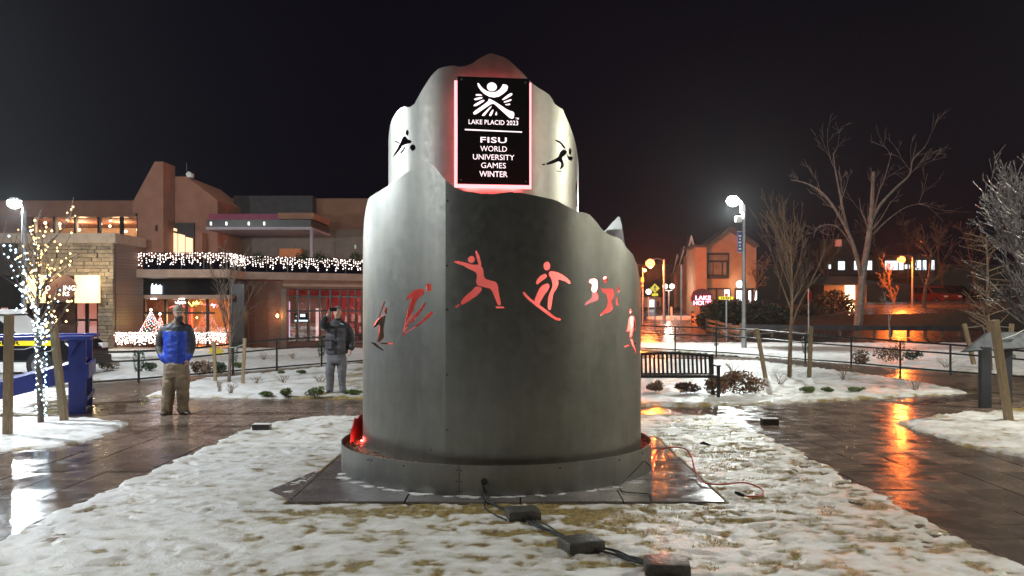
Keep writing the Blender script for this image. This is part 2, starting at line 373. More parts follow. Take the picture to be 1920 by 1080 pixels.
def metal(name, c=(.29, .29, .265), r=.41):
    m = bpy.data.materials.new(name); m.use_nodes = True
    N = m.node_tree.nodes; L = m.node_tree.links; b = N['Principled BSDF']
    b.inputs['Metallic'].default_value = 1.0
    geo = N.new('ShaderNodeNewGeometry')
    n1 = N.new('ShaderNodeTexNoise'); n1.inputs['Scale'].default_value = 1.6; n1.inputs['Detail'].default_value = 6; n1.inputs['Roughness'].default_value = .6
    L.new(geo.outputs['Position'], n1.inputs['Vector'])
    rp = N.new('ShaderNodeValToRGB'); e = rp.color_ramp.elements
    e[0].position = .25; e[0].color = (c[0]*.86, c[1]*.88, c[2]*.90, 1); e[1].position = .75; e[1].color = (c[0]*1.08, c[1]*1.07, c[2]*1.02, 1)
    L.new(n1.outputs['Fac'], rp.inputs[0]); L.new(rp.outputs[0], b.inputs['Base Color'])
    # rain streaks and mottled patina
    mps = N.new('ShaderNodeMapping'); mps.inputs['Scale'].default_value = (5, 5, .8); L.new(geo.outputs['Position'], mps.inputs[0])
    ns = N.new('ShaderNodeTexNoise'); ns.inputs['Scale'].default_value = 1.6; ns.inputs['Detail'].default_value = 7; ns.inputs['Roughness'].default_value = .6; L.new(mps.outputs[0], ns.inputs['Vector'])
    nm = N.new('ShaderNodeTexNoise'); nm.inputs['Scale'].default_value = 5.5; nm.inputs['Detail'].default_value = 9; nm.inputs['Roughness'].default_value = .72; L.new(geo.outputs['Position'], nm.inputs['Vector'])
    ad_ = N.new('ShaderNodeMath'); ad_.operation = 'ADD'; L.new(ns.outputs['Fac'], ad_.inputs[0]); L.new(nm.outputs['Fac'], ad_.inputs[1])
    mv = N.new('ShaderNodeMapRange'); mv.inputs[1].default_value = .72; mv.inputs[2].default_value = 1.28; mv.inputs[3].default_value = .86; mv.inputs[4].default_value = 1.12; L.new(ad_.outputs[0], mv.inputs[0])
    hv = N.new('ShaderNodeHueSaturation'); L.new(mv.outputs[0], hv.inputs['Value']); L.new(rp.outputs[0], hv.inputs['Color']); L.new(hv.outputs[0], b.inputs['Base Color'])
    n2 = N.new('ShaderNodeTexNoise'); n2.inputs['Scale'].default_value = 14; n2.inputs['Detail'].default_value = 8; n2.inputs['Roughness'].default_value = .7
    L.new(geo.outputs['Position'], n2.inputs['Vector'])
    mr = N.new('ShaderNodeMapRange'); mr.inputs[1].default_value = .3; mr.inputs[2].default_value = .7; mr.inputs[3].default_value = r - .03; mr.inputs[4].default_value = r + .06
    L.new(n2.outputs['Fac'], mr.inputs[0]); L.new(mr.outputs[0], b.inputs['Roughness'])
    n3 = N.new('ShaderNodeTexNoise'); n3.inputs['Scale'].default_value = 130; n3.inputs['Detail'].default_value = 3; L.new(geo.outputs['Position'], n3.inputs['Vector'])
    bp = N.new('ShaderNodeBump'); bp.inputs['Strength'].default_value = .10; bp.inputs['Distance'].default_value = .004
    L.new(n3.outputs['Fac'], bp.inputs['Height']); L.new(bp.outputs[0], b.inputs['Normal'])
    return m
M['alu'] = metal('alu')
M['alu_ring'] = metal('alu_ring', (.30, .30, .285), .42)

# text and polygon helpers
def text_mb(body, width=None, height=None, bold=0.0, extrude=.004, mat4=Matrix(), align='CENTER', space=1.0):
    cu = bpy.data.curves.new('txt', 'FONT'); cu.body = body; cu.size = 1; cu.align_x = align; cu.offset = bold; cu.space_character = space
    cu.resolution_u = 3
    ob = bpy.data.objects.new('txt', cu); COL.objects.link(ob)
    dg = bpy.context.evaluated_depsgraph_get()
    me = bpy.data.meshes.new_from_object(ob.evaluated_get(dg))
    vs = [Vector(v.co) for v in me.vertices]; fs = [tuple(p.vertices) for p in me.polygons]
    bpy.data.objects.remove(ob); bpy.data.curves.remove(cu); bpy.data.meshes.remove(me)
    x0 = min(v.x for v in vs); x1 = max(v.x for v in vs); y0 = min(v.y for v in vs); y1 = max(v.y for v in vs)
    sx = (width / (x1 - x0)) if width else None; sy = (height / (y1 - y0)) if height else None
    sx = sx or sy; sy = sy or sx
    cx = (x0 + x1) / 2; cyy = (y0 + y1) / 2
    mb = MB(); mb.add([mat4 @ Vector(((v.x - cx) * sx, (v.y - cyy) * sy, 0)) for v in vs], fs)
    return mb
def ell(cx, cy, rx, ry, n=14): return [(cx + rx * math.cos(2*math.pi*i/n), cy + ry * math.sin(2*math.pi*i/n)) for i in range(n)]
def inpoly(x, y, poly):
    c = False; n = len(poly); j = n - 1
    for i in range(n):
        xi, yi = poly[i]; xj, yj = poly[j]
        if (yi > y) != (yj > y) and x < (xj - xi) * (y - yi) / (yj - yi) + xi: c = not c
        j = i
    return c
def polydist(x, y, poly):
    d = 1e9; n = len(poly)
    for i in range(n):
        ax, ay = poly[i]; bx, by = poly[(i+1) % n]
        dx, dy = bx-ax, by-ay; t = max(0, min(1, ((x-ax)*dx + (y-ay)*dy) / (dx*dx + dy*dy + 1e-12)))
        q = math.hypot(x - ax - t*dx, y - ay - t*dy)
        if q < d: d = q
    return d if inpoly(x, y, poly) else -d
#PART2
# ------------------------------------------------------------------ the ground
random.seed(7)
mb = MB()
xs = [-300, -150, -80, -40, -25, -15, -10, -6, -4, -2, 0, 2, 4, 6, 10, 15, 25, 40, 80, 150, 300]
ys = [-60, -20, 0, 10, 20, 28, 32, 36, 40, 43, 46, 50, 60, 75, 90, 120, 200, 500]
vs = [(x, y, terrain(x, y) - .09) for y in ys for x in xs]
nx = len(xs)
mb.add(vs, [(j*nx+i, j*nx+i+1, (j+1)*nx+i+1, (j+1)*nx+i) for j in range(len(ys)-1) for i in range(nx-1)])
struct('ground', mb, M['asphalt'])

# wide plaza of wet pavers: a base sheet, the near pavers built one by one on it, the farther ones left to the material
mb = MB().box(-30, -8, -.085, 30, 30.5, -.03)
plaza = struct('paved_path', mb, M['joint'])
# far narrow walks beyond the paved cross
mb = MB()
mb.add([(-16, 16.9, -.012), (-2.5, 16.9, -.012), (-2.5, 30.2, -.012), (-16, 24, -.012)], [(0, 1, 2, 3)])
mb.add([(2.0, 16.9, -.012), (20, 16.9, -.012), (20, 30.2, -.012), (2.0, 30.2, -.012)], [(0, 1, 2, 3)])
mb.add([(-16, 3, -.012), (-9.0, 3, -.012), (-9.0, 16.85, -.012), (-16, 16.85, -.012)], [(0, 1, 2, 3)])
mb.add([(9.0, 3, -.012), (16, 3, -.012), (16, 16.85, -.012), (9.0, 16.85, -.012)], [(0, 1, 2, 3)])
mb.add([(-2.5, 14.2, -.012), (2.0, 14.2, -.012), (2.0, 30.2, -.012), (-2.5, 30.2, -.012)], [(0, 1, 2, 3)])
build('paved_walk', mb, M['farpath'], plaza)
# individual pavers
PW, PL, GAP = .46, .92, .012
pm = bpy.data.meshes.new('paver')
q = MB().box(-(PW-GAP)/2, -(PL-GAP)/2, -.05, (PW-GAP)/2, (PL-GAP)/2, 0)
pm.from_pydata(q.v, [], q.f); fixn(pm); pm.materials.append(M['paver'])
near_bed_l = [(-14, 10.3), (-6.7, 10.75), (-5.75, 11.5), (-6.0, 13.7), (-7.5, 14.3), (-14, 14.5)]
near_bed_r = [(14, 9.3), (6.5, 9.9), (5.95, 11.2), (6.05, 13.7), (7.3, 14.6), (9.0, 15.5), (14, 15.8)]
npv = 0
def paver(x, y):
    global npv
    o = bpy.data.objects.new('paver', pm); COL.objects.link(o); o.parent = plaza
    o.location = (x, y, random.uniform(-.003, .003)); o.rotation_euler = (R(random.gauss(0, .22)), R(random.gauss(0, .22)), R(random.gauss(0, .2)))
    npv += 1
def in_view(x, y):
    if y < 4: return False
    return abs(x) / y < .74
for i in range(-22, 22):
    for j in range(0, 20):
        x = (i + .5) * PW; y = 4.6 + (j + (.5 if i % 2 else 0)) * PL
        if y > 17.5 or not in_view(x, y - .4): continue
        if -3.75 < x < 3.35 and y < 14.2: continue
        if -2.4 < x < 2.0: continue
        if polydist(x, y, near_bed_l) > .45 or polydist(x, y, near_bed_r) > .45: continue
        if abs(x) > 9: continue
        paver(x, y)

print('PAVERS', npv)
def melt_obj(name, verts, faces, melt, mat, kind=None):
    me = bpy.data.meshes.new(name); me.from_pydata(verts, [], faces)
    a = me.attributes.new('melt', 'FLOAT', 'POINT'); a.data.foreach_set('value', melt)
    me.polygons.foreach_set('use_smooth', [True] * len(me.polygons)); me.materials.append(mat)
    o = bpy.data.objects.new(name, me); COL.objects.link(o)
    if kind: o['kind'] = kind
    return o
def snow_patch(name, poly, res, thick, mat, meltf, bump=.02, label=None, wob=.12):
    x0 = min(p[0] for p in poly); x1 = max(p[0] for p in poly); y0 = min(p[1] for p in poly); y1 = max(p[1] for p in poly)
    nx = int((x1-x0)/res)+2; ny = int((y1-y0)/res)+2
    idx = {}; verts = []; melt = []; faces = []
    D = {}
    for j in range(ny):
        for i in range(nx):
            x = x0 + i*res; y = y0 + j*res
            if not in_view_wide(x, y): continue
            d = polydist(x, y, poly) + wob * (nz(x*2.3, y*2.3, 5) + .5*nz(x*7, y*7, 9))
            if d > -res*1.2: D[i, j] = d
    def vid(i, j):
        if (i, j) in idx: return idx[i, j]
        x = x0 + i*res; y = y0 + j*res; d = D[i, j]
        m = meltf(x, y, d)
        h = thick * sstep(-.02, .16, d)
        lump = bump * (1.0*nz(x*3.1, y*4.6, 1) + .8*nz(x*7.5, y*10.5, 2) + .45*nz(x*17, y*23, 3))
        z = terrain(x, y) - .035 + h + lump * sstep(0, .1, d) - .009*sstep(.35, .7, m)
        if d < .0: z = terrain(x, y) - .06
        if name == 'snowy_lawn':
            z += prints(x, y) + .006*abs(nz(x*9, y*13, 41)) + .004*nz(x*31, y*40, 43)
        if name == 'snowy_lawn' and -2.14 < x < 2.05 and 8.08 < y < 12.12: z = -.045
        idx[i, j] = len(verts); verts.append((x, y, z)); melt.append(m); return idx[i, j]
    for (i, j) in list(D):
        if (i+1, j) in D and (i, j+1) in D and (i+1, j+1) in D:
            faces.append((vid(i, j), vid(i+1, j), vid(i+1, j+1), vid(i, j+1)))
    return melt_obj(name, verts, faces, melt, mat, 'structure'), dict(x0=x0, y0=y0, res=res, idx=idx, verts=verts, melt=melt)
def in_view_wide(x, y): return y > 3.2 and abs(x) < .68*y + .6
PRINTS = {}
_rp = random.Random(77)
for _ in range(900):
    fx, fy, fa = _rp.uniform(-4.2, 3.8), _rp.uniform(4, 14.6), _rp.gauss(.3, .9)
    for gx in (-1, 0, 1):
        for gy in (-1, 0, 1): PRINTS.setdefault((int(fx*2)+gx, int(fy*2)+gy), []).append((fx, fy, math.cos(fa), math.sin(fa), _rp.uniform(.5, 1.2)))
def prints(x, y):
    z = 0.0
    for fx, fy, c, s, k in PRINTS.get((int(x*2), int(y*2)), ()):
        dx, dy = x-fx, y-fy; u = (dx*c+dy*s)/.155; v = (-dx*s+dy*c)/(.052 if dx*c+dy*s > -.05 else .042); r = math.sqrt(u*u+v*v)
        if r < 1: z = min(z, -.014*k*sstep(1, .75, r))
        elif r < 1.5: z = max(z, .007*k*math.sin((r-1)*2*math.pi)) if z >= 0 else z
    return z
BRICKS = [G(980, 968), G(1090, 1026), G(1250, 1068)]
def melt_lawn(x, y, d):
    if -2.16 < x < 2.07 and 8.05 < y < 12.15: return 1.0
    m = .36 - 5*prints(x, y) + .24*nz(x*1.5, y*2.2, 21) + .52*nz(x*4.0, y*5.6, 11) + .34*nz(x*11, y*15, 13)
    m += .10 * sstep(-1, 3.5, x)
    m += .35*math.exp(-((y-7.75)/.35)**2) * sstep(2.6, 1.6, abs(x))         # trodden strip in front of the slabs
    m += .45*math.exp(-((x-2.55)/.45)**2 - ((y-10.6)/.8)**2)                # bare turf under the red cord
    m += .18*math.exp(-((x-.6)/.9)**2 - ((y-6.9)/.6)**2)
    m -= .14 * sstep(-1.5, -3.5, x)
    return max(0, min(1, m))
lawn_poly = [(-4.25, 2.5), (-4.22, 9), (-4.05, 13.5), (-3.3, 14.5), (0, 14.75), (3.55, 14.75), (3.75, 12), (3.78, 2.5)]
lawn, LD = snow_patch('snowy_lawn', lawn_poly, .028, .050, M['snow'], melt_lawn, bump=.0075)
bedm = lambda x, y, d: max(0, min(1, .20 + .30*nz(x*1.1, y*1.4, 31) + .34*nz(x*4, y*5, 32) + .2*nz(x*12, y*14, 33) + .35*sstep(.25, 0, d)))
snow_patch('snow_bed', near_bed_l, .06, .07, M['snowbed'], bedm, .02)
snow_patch('snow_bed', near_bed_r, .06, .07, M['snowbed'], lambda x, y, d: bedm(x, y, d) + .12 + .5*math.exp(-((x-8.8)/1.2)**2-((y-15.2)/.5)**2), .034)
mid_l = [(-7.7, 17.5), (-5, 17.1), (-2, 16.95), (-2, 26), (-5, 26.8), (-7.8, 21.4)]
mid_r = [(2, 15.6), (3.7, 15.75), (5.5, 16.3), (9.8, 18.2), (9.9, 21.0), (8.2, 28.2), (2, 30)]
snow_patch('snow_bed', mid_l, .09, .08, M['snowbed'], lambda x, y, d: bedm(x, y, d) + .30*sstep(-5.2, -3.6, x), .03)
snow_patch('snow_bed', mid_r, .09, .08, M['snowbed'], lambda x, y, d: bedm(x, y, d) + .10, .03)
far_l = [(-22, 19.5), (-10.6, 20.3), (-9.2, 21.6), (-6.6, 25.6), (-4.5, 28.4), (-1, 29), (-1, 41), (-22, 41)]
far_r = [(3, 37.2), (5.5, 36.6), (8.0, 33), (9.9, 28.8), (11.4, 25.5), (12.6, 23.6), (16, 21.5), (34, 24), (34, 41), (3, 41.5)]
snow_patch('snow_bed', far_l, .16, .08, M['snowbed'], bedm, .04)
snow_patch('snow_bed', far_r, .16, .08, M['snowbed'], bedm, .03)
snow_patch('snow_bed', [(-14, 15.6), (-9.2, 15.8), (-8.6, 17.2), (-9.5, 19.6), (-14, 19.6)], .10, .03, M['snowbed'], lambda x, y, d: bedm(x, y, d)+.15, .02)

# grass blades poking through the thaw
mb = MB(); rg = random.Random(3)
cand = [(v, m) for v, m in zip(LD['verts'], LD['melt']) if m > .62 and v[1] > 4.5]
for v, m in rg.sample(cand, min(len(cand), 9000)):
    for k in range(2):
        a = rg.uniform(0, 6.28); h = rg.uniform(.012, .038); l = rg.uniform(.01, .05); b = rg.uniform(0, 6.28)
        c = Vector((v[0]+rg.uniform(-.02, .02), v[1]+rg.uniform(-.02, .02), v[2]-.004)); dx = Vector((math.cos(a), math.sin(a), 0)) * .0035
        tip = c + Vector((math.cos(b)*l, math.sin(b)*l, h))
        mb.add([c-dx, c+dx, tip], [(0, 1, 2)])
g = build('grass', mb, M['grass'], recalc=False, kind='stuff')
g['label'] = 'yellowed grass blades poking through the thawing snow'; g['category'] = 'grass'

# road on the right climbing away, with its kerb of snow and the terrace road behind the bank
mb = MB(); n = 14
for k in range(n):
    Y0 = 41.5 + k*4; Y1 = Y0+4
    def edge(Y):
        t = (Y-41.5)/56; xl = 3.5 + t*10; xr = 11 + t*13.5; return xl, xr
    a0, b0 = edge(Y0); a1, b1 = edge(Y1)
    mb.add([(a0, Y0, terrain(a0, Y0)-.06), (b0, Y0, terrain(b0, Y0)-.06), (b1, Y1, terrain(b1, Y1)-.06), (a1, Y1, terrain(a1, Y1)-.06)], [(0, 1, 2, 3)])
M['wetroad'] = pmat('wetroad', (.10, .09, .085), (.06, .055, .05), 1.2, .14, .38, bump=.18, bscale=30)
struct('street', mb, M['wetroad'])
M['bank'] = pmat('bank', (.03, .027, .02), (.018, .016, .013), 2, .8, bump=.6, bscale=8)
# dark planted bank and the lane above it
def bank_z(x, Y): return terrain(x, Y)
mb = MB()
row0 = [(x, 52 - (x-18)*.12, terrain(x, 52 - (x-18)*.12) - .05) for x in range(16, 60, 4)]
row1 = [(x, 55 - (x-18)*.12, 1.10 + .02*(x-16)) for x in range(16, 60, 4)]
row2 = [(x, 72 - (x-18)*.10, 1.75 + .02*(x-16)) for x in range(16, 60, 4)]
n = len(row0); mb.add(row0+row1, [(i, i+1, n+i+1, n+i) for i in range(n-1)])
struct('planted_bank', mb, M['bank'])
mb = MB(); mb.add(row1+row2, [(i, i+1, n+i+1, n+i) for i in range(n-1)])
struct('upper_lane', mb, M['wetroad'])
# wooded hill far behind on the right
mb = MB(); vs = []; W_, H_ = 26, 8
for j in range(H_):
    for i in range(W_):
        x = 10 + i*7; y = 66 + j*14
        vs.append((x, y, terrain(x, 64) + .02 + (j*1.1)*(.5+.5*sstep(15, 45, x)) + 1.2*nz(x*.06, y*.06, 4)*min(1, j)))
mb.add(vs, [(j*W_+i, j*W_+i+1, (j+1)*W_+i+1, (j+1)*W_+i) for j in range(H_-1) for i in range(W_-1)])
struct('hillside', mb, M['bank'], smooth=True)

# ------------------------------------------------------------------ the monument
mon = thing('monument', 'tall two-tier brushed aluminium drum monument with jagged mountain-shaped top edges', 'monument', (-.1, 10.15, 0))
def Z(px, py): return px, py
zA = lambda x, y: (640 + x/3, 420 + y/3)      # lower tier drawing scale
zB = lambda x, y: (640 + x/3, 80 + y/3)       # upper tier drawing scale

class Plan:
    """a vertical sheet standing on a plan curve; pts in order of travel, outward normals given"""
    def __init__(s, pts, nrm):
        s.p = [Vector(q) for q in pts]; s.n = [Vector(q).normalized() for q in nrm]
        s.s = [0]
        for a, b in zip(s.p, s.p[1:]): s.s.append(s.s[-1] + (b-a).length)
        s.px = [CX + F*q.x/q.y for q in s.p]
    def at(s, t):
        t = max(0, min(s.s[-1]-1e-6, t)); lo, hi = 0, len(s.s)-1
        while hi-lo > 1:
            m = (lo+hi)//2
            if s.s[m] <= t: lo = m
            else: hi = m
        k = (t-s.s[lo])/(s.s[hi]-s.s[lo])
        return s.p[lo].lerp(s.p[hi], k), s.n[lo].lerp(s.n[hi], k).normalized()
    def front(s, px, back=False):
        best = None
        for i in range(len(s.p)-1):
            a, b = s.px[i], s.px[i+1]
            if (a-px)*(b-px) <= 0 and a != b:
                k = (px-a)/(b-a); pt = s.p[i].lerp(s.p[i+1], k); t = s.s[i]+k*(s.s[i+1]-s.s[i])
                if best is None or (pt.y > best[1].y if back else pt.y < best[1].y): best = (t, pt)
        if best is None:
            i = min(range(len(s.p)), key=lambda k: abs(s.px[k]-px)); best = (s.s[i], s.p[i])
        return best
    def uv(s, px, py, back=False):
        t, pt = s.front(px, back); return (t, CH + (HY-py)/F*pt.y)

def dens(poly, step, closed=True):
    out = []; n = len(poly)
    for i in range(n if closed else n-1):
        a = poly[i]; b = poly[(i+1) % n]; L_ = math.hypot(b[0]-a[0], b[1]-a[1]); k = max(1, int(math.ceil(L_/step)))
        for q in range(k): out.append((a[0]+(b[0]-a[0])*q/k, a[1]+(b[1]-a[1])*q/k))
    if not closed: out.append(poly[-1])
    return out
def smooth_poly(poly, it=1):
    for _ in range(it):
        o = []; n = len(poly)
        for i in range(n):
            a = poly[i]; b = poly[(i+1) % n]
            o.append((a[0]*.78+b[0]*.22, a[1]*.78+b[1]*.22)); o.append((a[0]*.22+b[0]*.78, a[1]*.22+b[1]*.78))
        poly = o
    return poly
def sheet(name, plan, outer, holes, mat, parent, thick=.010, ds=.05, dz=.12):
    outer = dens(outer, ds)
    holes = [dens(h, .05) for h in holes]
    verts = []; edges = []
    def ring(pl):
        n0 = len(verts)
        for q in pl: verts.append(Vector(q))
        for i in range(len(pl)): edges.append((n0+i, n0+(i+1) % len(pl)))
    ring(outer)
    for h in holes: ring(h)
    s0 = min(q[0] for q in outer); s1 = max(q[0] for q in outer); z0 = min(q[1] for q in outer); z1 = max(q[1] for q in outer)
    y = z0+dz*.5
    while y < z1:
        x = s0+ds*.5
        while x < s1:
            if inpoly(x, y, outer) and not any(inpoly(x, y, h) for h in holes): verts.append(Vector((x, y)))
            x += ds
        y += dz
    ov, oe, of, _, _, _ = delaunay_2d_cdt(verts, edges, [], 0, 1e-6)
    tri = []
    for f in of:
        cx = sum(ov[i].x for i in f)/len(f); cz = sum(ov[i].y for i in f)/len(f)
        if inpoly(cx, cz, outer) and not any(inpoly(cx, cz, h) for h in holes): tri.append(tuple(f))
    used = sorted({i for f in tri for i in f}); mp = {i: k for k, i in enumerate(used)}
    fr = []; bk = []; nf = []
    for i in used:
        p, n = plan.at(ov[i].x); fr.append(Vector((p.x, p.y, ov[i].y))); n3 = Vector((n.x, n.y, 0)); nf.append(n3)
        bk.append(fr[-1]-n3*thick)
    N_ = len(fr); faces = []
    cnt = {}
    for f in tri:
        g_ = [mp[i] for i in f]
        a, b, c = [fr[i] for i in g_]
        if (b-a).cross(c-a).dot(nf[g_[0]]) < 0: g_.reverse()
        faces.append(tuple(g_)); faces.append(tuple(N_+i for i in reversed(g_)))
        for k in range(3):
            e = (g_[k], g_[(k+1) % 3]); key = tuple(sorted(e)); cnt.setdefault(key, []).append(e)
    V = fr+bk; nrm = nf+[-q for q in nf]
    for key, l in cnt.items():
        if len(l) == 1:
            a, b = l[0]; k = len(V)
            V += [fr[a], fr[b], bk[b], bk[a]]; nrm += [Vector((0, 0, 0))]*4; faces.append((k+1, k, k+3, k+2))
    o0 = ORG[parent]
    me = bpy.data.meshes.new(name); me.from_pydata([q-o0 for q in V], [], faces)
    me.polygons.foreach_set('use_smooth', [True]*len(faces)); me.materials.append(mat)
    me.normals_split_custom_set_from_vertices([tuple(q) for q in nrm])
    o = bpy.data.objects.new(name, me); COL.objects.link(o); o.parent = parent; ORG[o] = o0
    return o

cxl, cyl, Rl = -.10, 10.15, 1.615
circ = lambda c, r, a: ((c[0]+r*math.sin(a), c[1]-r*math.cos(a)), (math.sin(a), -math.cos(a)))
rp_ = [circ((cxl, cyl), Rl, R(a)) for a in [-20.8 + k*1.5 for k in range(int((172+20.8)/1.5)+1)]]
planR = Plan([q[0] for q in rp_], [q[1] for q in rp_])
S0 = Vector(rp_[0][0]); r1, psi0 = 2.3, 30.0
lp_ = []
for k in range(0, 44):
    ps = R(psi0 + k*(60/43)); lp_.append((S0 + r1*Vector((-(math.sin(ps)-math.sin(R(psi0))), -(math.cos(ps)-math.cos(R(psi0))))), Vector((-math.sin(ps), -math.cos(ps)))))
E0 = lp_[-1][0]
for k in range(1, 34):
    ps = R(90+k*2.0); lp_.append((E0 + 1.15*Vector((-(math.sin(ps)-1), -math.cos(ps))), Vector((-math.sin(ps), -math.cos(ps)))))
planL = Plan([q[0] for q in lp_], [q[1] for q in lp_])
zb = .24
# right-hand lower sheet: top edge as a mountain ridge
ridge = [(835,337),(850,350),(870,358),(890,361),(905,364),(925,364),(940,362),(955,360),(975,361),(990,364),(1000,366),(1020,370),(1038,374),(1050,379),(1060,385),(1072,391),(1085,397),(1097,399),(1105,402),(1113,410),(1120,418),(1127,428),(1135,436),(1143,440),(1150,443),(1158,445),(1165,450),(1170,457),(1175,465),(1181,471),(1187,478),(1191,488),(1195,497),(1197,508),(1199,520)]
top = [planR.uv(*q) for q in ridge]; top[0] = (0.0, top[0][1])
sb = top[-1][0]
pk, _ = planR.front(1161, True)
zpk = CH + (HY-405)/F*planR.front(1161, True)[1].y
send = planR.s[-1]-.01
top += [(sb+.12, 2.15), (sb+.3, 2.2), (pk-.30, 2.3), (pk-.16, 2.6), (pk-.07, zpk-.10), (pk-.03, zpk-.02)]
top += [planR.uv(*q, True) for q in ((1160,406),(1157,409),(1154,413),(1150,416),(1146,421),(1141,427),(1135,433),(1125,440))] + [(send-.2, 2.1), (send, 1.9)]
top = [top[0]] + [q for a, q in zip(top, top[1:]) if q[0] > a[0]+1e-4]
outer = top + [(send, zb), (0.0, zb)]
fA = []
def A(pts, sm=1): fA.append(smooth_poly([zA(*q) for q in pts], sm))
# skater
A(ell(731,199,20,20),0)
A([(630,210),(640,206),(690,214),(740,231),(768,227),(790,240),(800,265),(802,303),(825,314),(870,325),(880,345),(888,400),(900,455),(882,459),(865,420),(845,365),(800,355),(765,345),(757,325),(765,290),(755,270),(720,255),(680,232),(640,221)])
A([(752,150),(760,147),(778,180),(789,234),(775,236),(763,200)])
A([(757,347),(797,362),(770,397),(720,432),(680,456),(668,446),(690,410),(730,380)])
A([(640,465),(662,449),(668,456),(645,472)],0); A([(867,463),(915,466),(917,473),(870,474)],0)
# snowboarder
A(ell(1157,236,20,25),0)
A([(1168,268),(1190,265),(1230,275),(1270,300),(1296,330),(1286,339),(1250,319),(1220,311),(1226,335),(1215,360),(1195,390),(1187,440),(1180,488),(1160,478),(1162,440),(1166,400),(1190,350),(1182,310),(1168,290)])
A([(1153,278),(1160,300),(1130,318),(1105,341),(1094,336),(1099,314),(1123,288)])
A([(1120,350),(1162,331),(1176,347),(1163,375),(1145,395),(1125,430),(1114,457),(1084,434),(1095,405)])
A([(1019,385),(1030,381),(1060,415),(1110,450),(1160,487),(1205,525),(1239,532),(1236,543),(1203,540),(1148,501),(1088,456),(1034,411)])
# the pair at the right
A([(1380,330),(1400,310),(1440,308),(1446,340),(1440,380),(1452,410),(1445,430),(1400,446),(1364,463),(1374,440),(1410,415),(1408,372),(1413,332)])
A(ell(1486,315,13,20),0)
A([(1455,350),(1475,365),(1530,360),(1541,385),(1530,412),(1521,432),(1531,470),(1515,491),(1480,506),(1451,521),(1464,495),(1495,470),(1500,430),(1490,392),(1464,381)])
A([(1543,398),(1555,420),(1560,466),(1551,462),(1543,432)]); A(ell(1558,368,7,18,10),0)
# skier on the right edge
A(ell(1628,492,7,15,10),0)
A([(1619,522),(1645,515),(1655,540),(1658,590),(1640,610),(1633,640),(1622,640),(1625,600),(1604,612),(1610,580)])
A([(1590,688),(1622,676),(1624,683),(1592,694)],0); A([(1624,648),(1634,648),(1660,726),(1651,722)],0); A([(1640,672),(1664,662),(1664,669),(1643,679)],0)
hR = [[planR.uv(*q) for q in h] for h in fA]
low_r = sheet('lower_shell', planR, outer, hR, M['alu'], mon)
# left-hand lower sheet
ridgeL = [(835,337),(829,331),(823,322),(812,309),(806,305),(800,305),(790,309),(780,314),(760,325),(742,338),(725,350),(712,358),(700,365),(694,369),(690,374)]
topL = [planL.uv(*q) for q in ridgeL]; topL[0] = (0.0, topL[0][1])
e = topL[-1][0]
topL = [topL[0]] + [q for a, q in zip(topL, topL[1:]) if q[0] > a[0]+1e-4]
endL = planL.s[-1]-.02
topL += [(e+.25, topL[-1][1]-.2), (e+.6, topL[-1][1]-.7), (endL, 1.8)]
fA = []
A(ell(491,357,17,25),0)
A([(362,435),(375,400),(410,370),(455,362),(469,375),(460,400),(430,420),(412,460),(402,500),(382,560),(362,598),(342,616),(355,570),(370,500),(385,450),(398,412),(384,417)])
A([(425,500),(470,438),(476,450),(442,502),(412,545),(388,562),(400,520)])
A([(340,622),(400,580),(440,555),(500,495),(519,492),(511,510),(450,562),(400,592),(345,629)],0)
A(ell(250,487,9,20,10),0)
A([(205,535),(235,515),(250,515),(246,545),(237,590),(242,640),(217,664),(199,664),(210,620),(215,560),(190,581),(177,581)])
A([(207,526),(240,435),(248,437),(217,520)],0)
A([(164,665),(190,668),(242,710),(232,713),(188,687)],0); A([(219,667),(290,668),(291,677),(222,675)],0)
hL = [[planL.uv(*q) for q in h] for h in fA]
low_l = sheet('lower_shell', planL, topL + [(endL, zb), (0.0, zb)], hL, M['alu'], mon)
# seam strip and bolts
mb = MB(); p_, n_ = planR.at(.02)
for (px, py) in ((838,498),(838,580),(838,703),(839,376),(808,843),(838,806)):
    t, q = (planR if px > 835 else planL).front(px); z = CH+(HY-py)/F*q.y; pp, nn = (planR if px > 835 else planL).at(t)
    a = Vector((pp.x, pp.y, z)); nn = Vector((nn.x, nn.y, 0))
    build('bolt', MB().tube([a-nn*.002, a+nn*.006], .008, 8), M['blackmetal'], mon)
# upper drum
cu_, Ru = (-.34, 10.30), 1.14
up_ = [circ(cu_, Ru, R(a)) for a in [-178 + k*2 for k in range(179)]]
planU = Plan([q[0] for q in up_], [q[1] for q in up_])
ridgeU = [(731,238),(735,224),(745,208),(752,202),(758,199),(765,201),(770,200),(777,195),(785,180),(793,166),(800,155),(808,143),(815,135),(822,129),(830,126),(840,124),(850,123),(862,125),(872,124),(885,119),(895,112),(905,106),(915,101),(922,100),(932,103),(945,107),(953,112),(960,118),(968,126),(975,132),(983,140),(990,148),(1000,158),(1010,165),(1020,171),(1030,178),(1036,187),(1040,195),(1048,201),(1055,205),(1060,216),(1066,230),(1071,243),(1075,254),(1079,268),(1082,284)]
tu = [planU.uv(*q) for q in ridgeU]
tu = [tu[0]] + [q for a, q in zip(tu, tu[1:]) if q[0] > a[0]+1e-4]
Lu = planU.s[-1]-.005
tu = [(.005, 3.2), (tu[0][0]*.45, 3.5), (tu[0][0]*.75, 3.55)] + tu + [(tu[-1][0]+.3, 3.4), (tu[-1][0]+.7, 3.0), (Lu, 3.2)]
fA = []
def B(pts, sm=1): fA.append(smooth_poly([zB(*q) for q in pts], sm))
B(ell(370,507,9,18,10),0)
B([(335,555),(345,530),(360,525),(375,545),(396,550),(391,565),(360,571),(340,582),(330,602),(310,626),(289,649),(295,630),(315,595)])
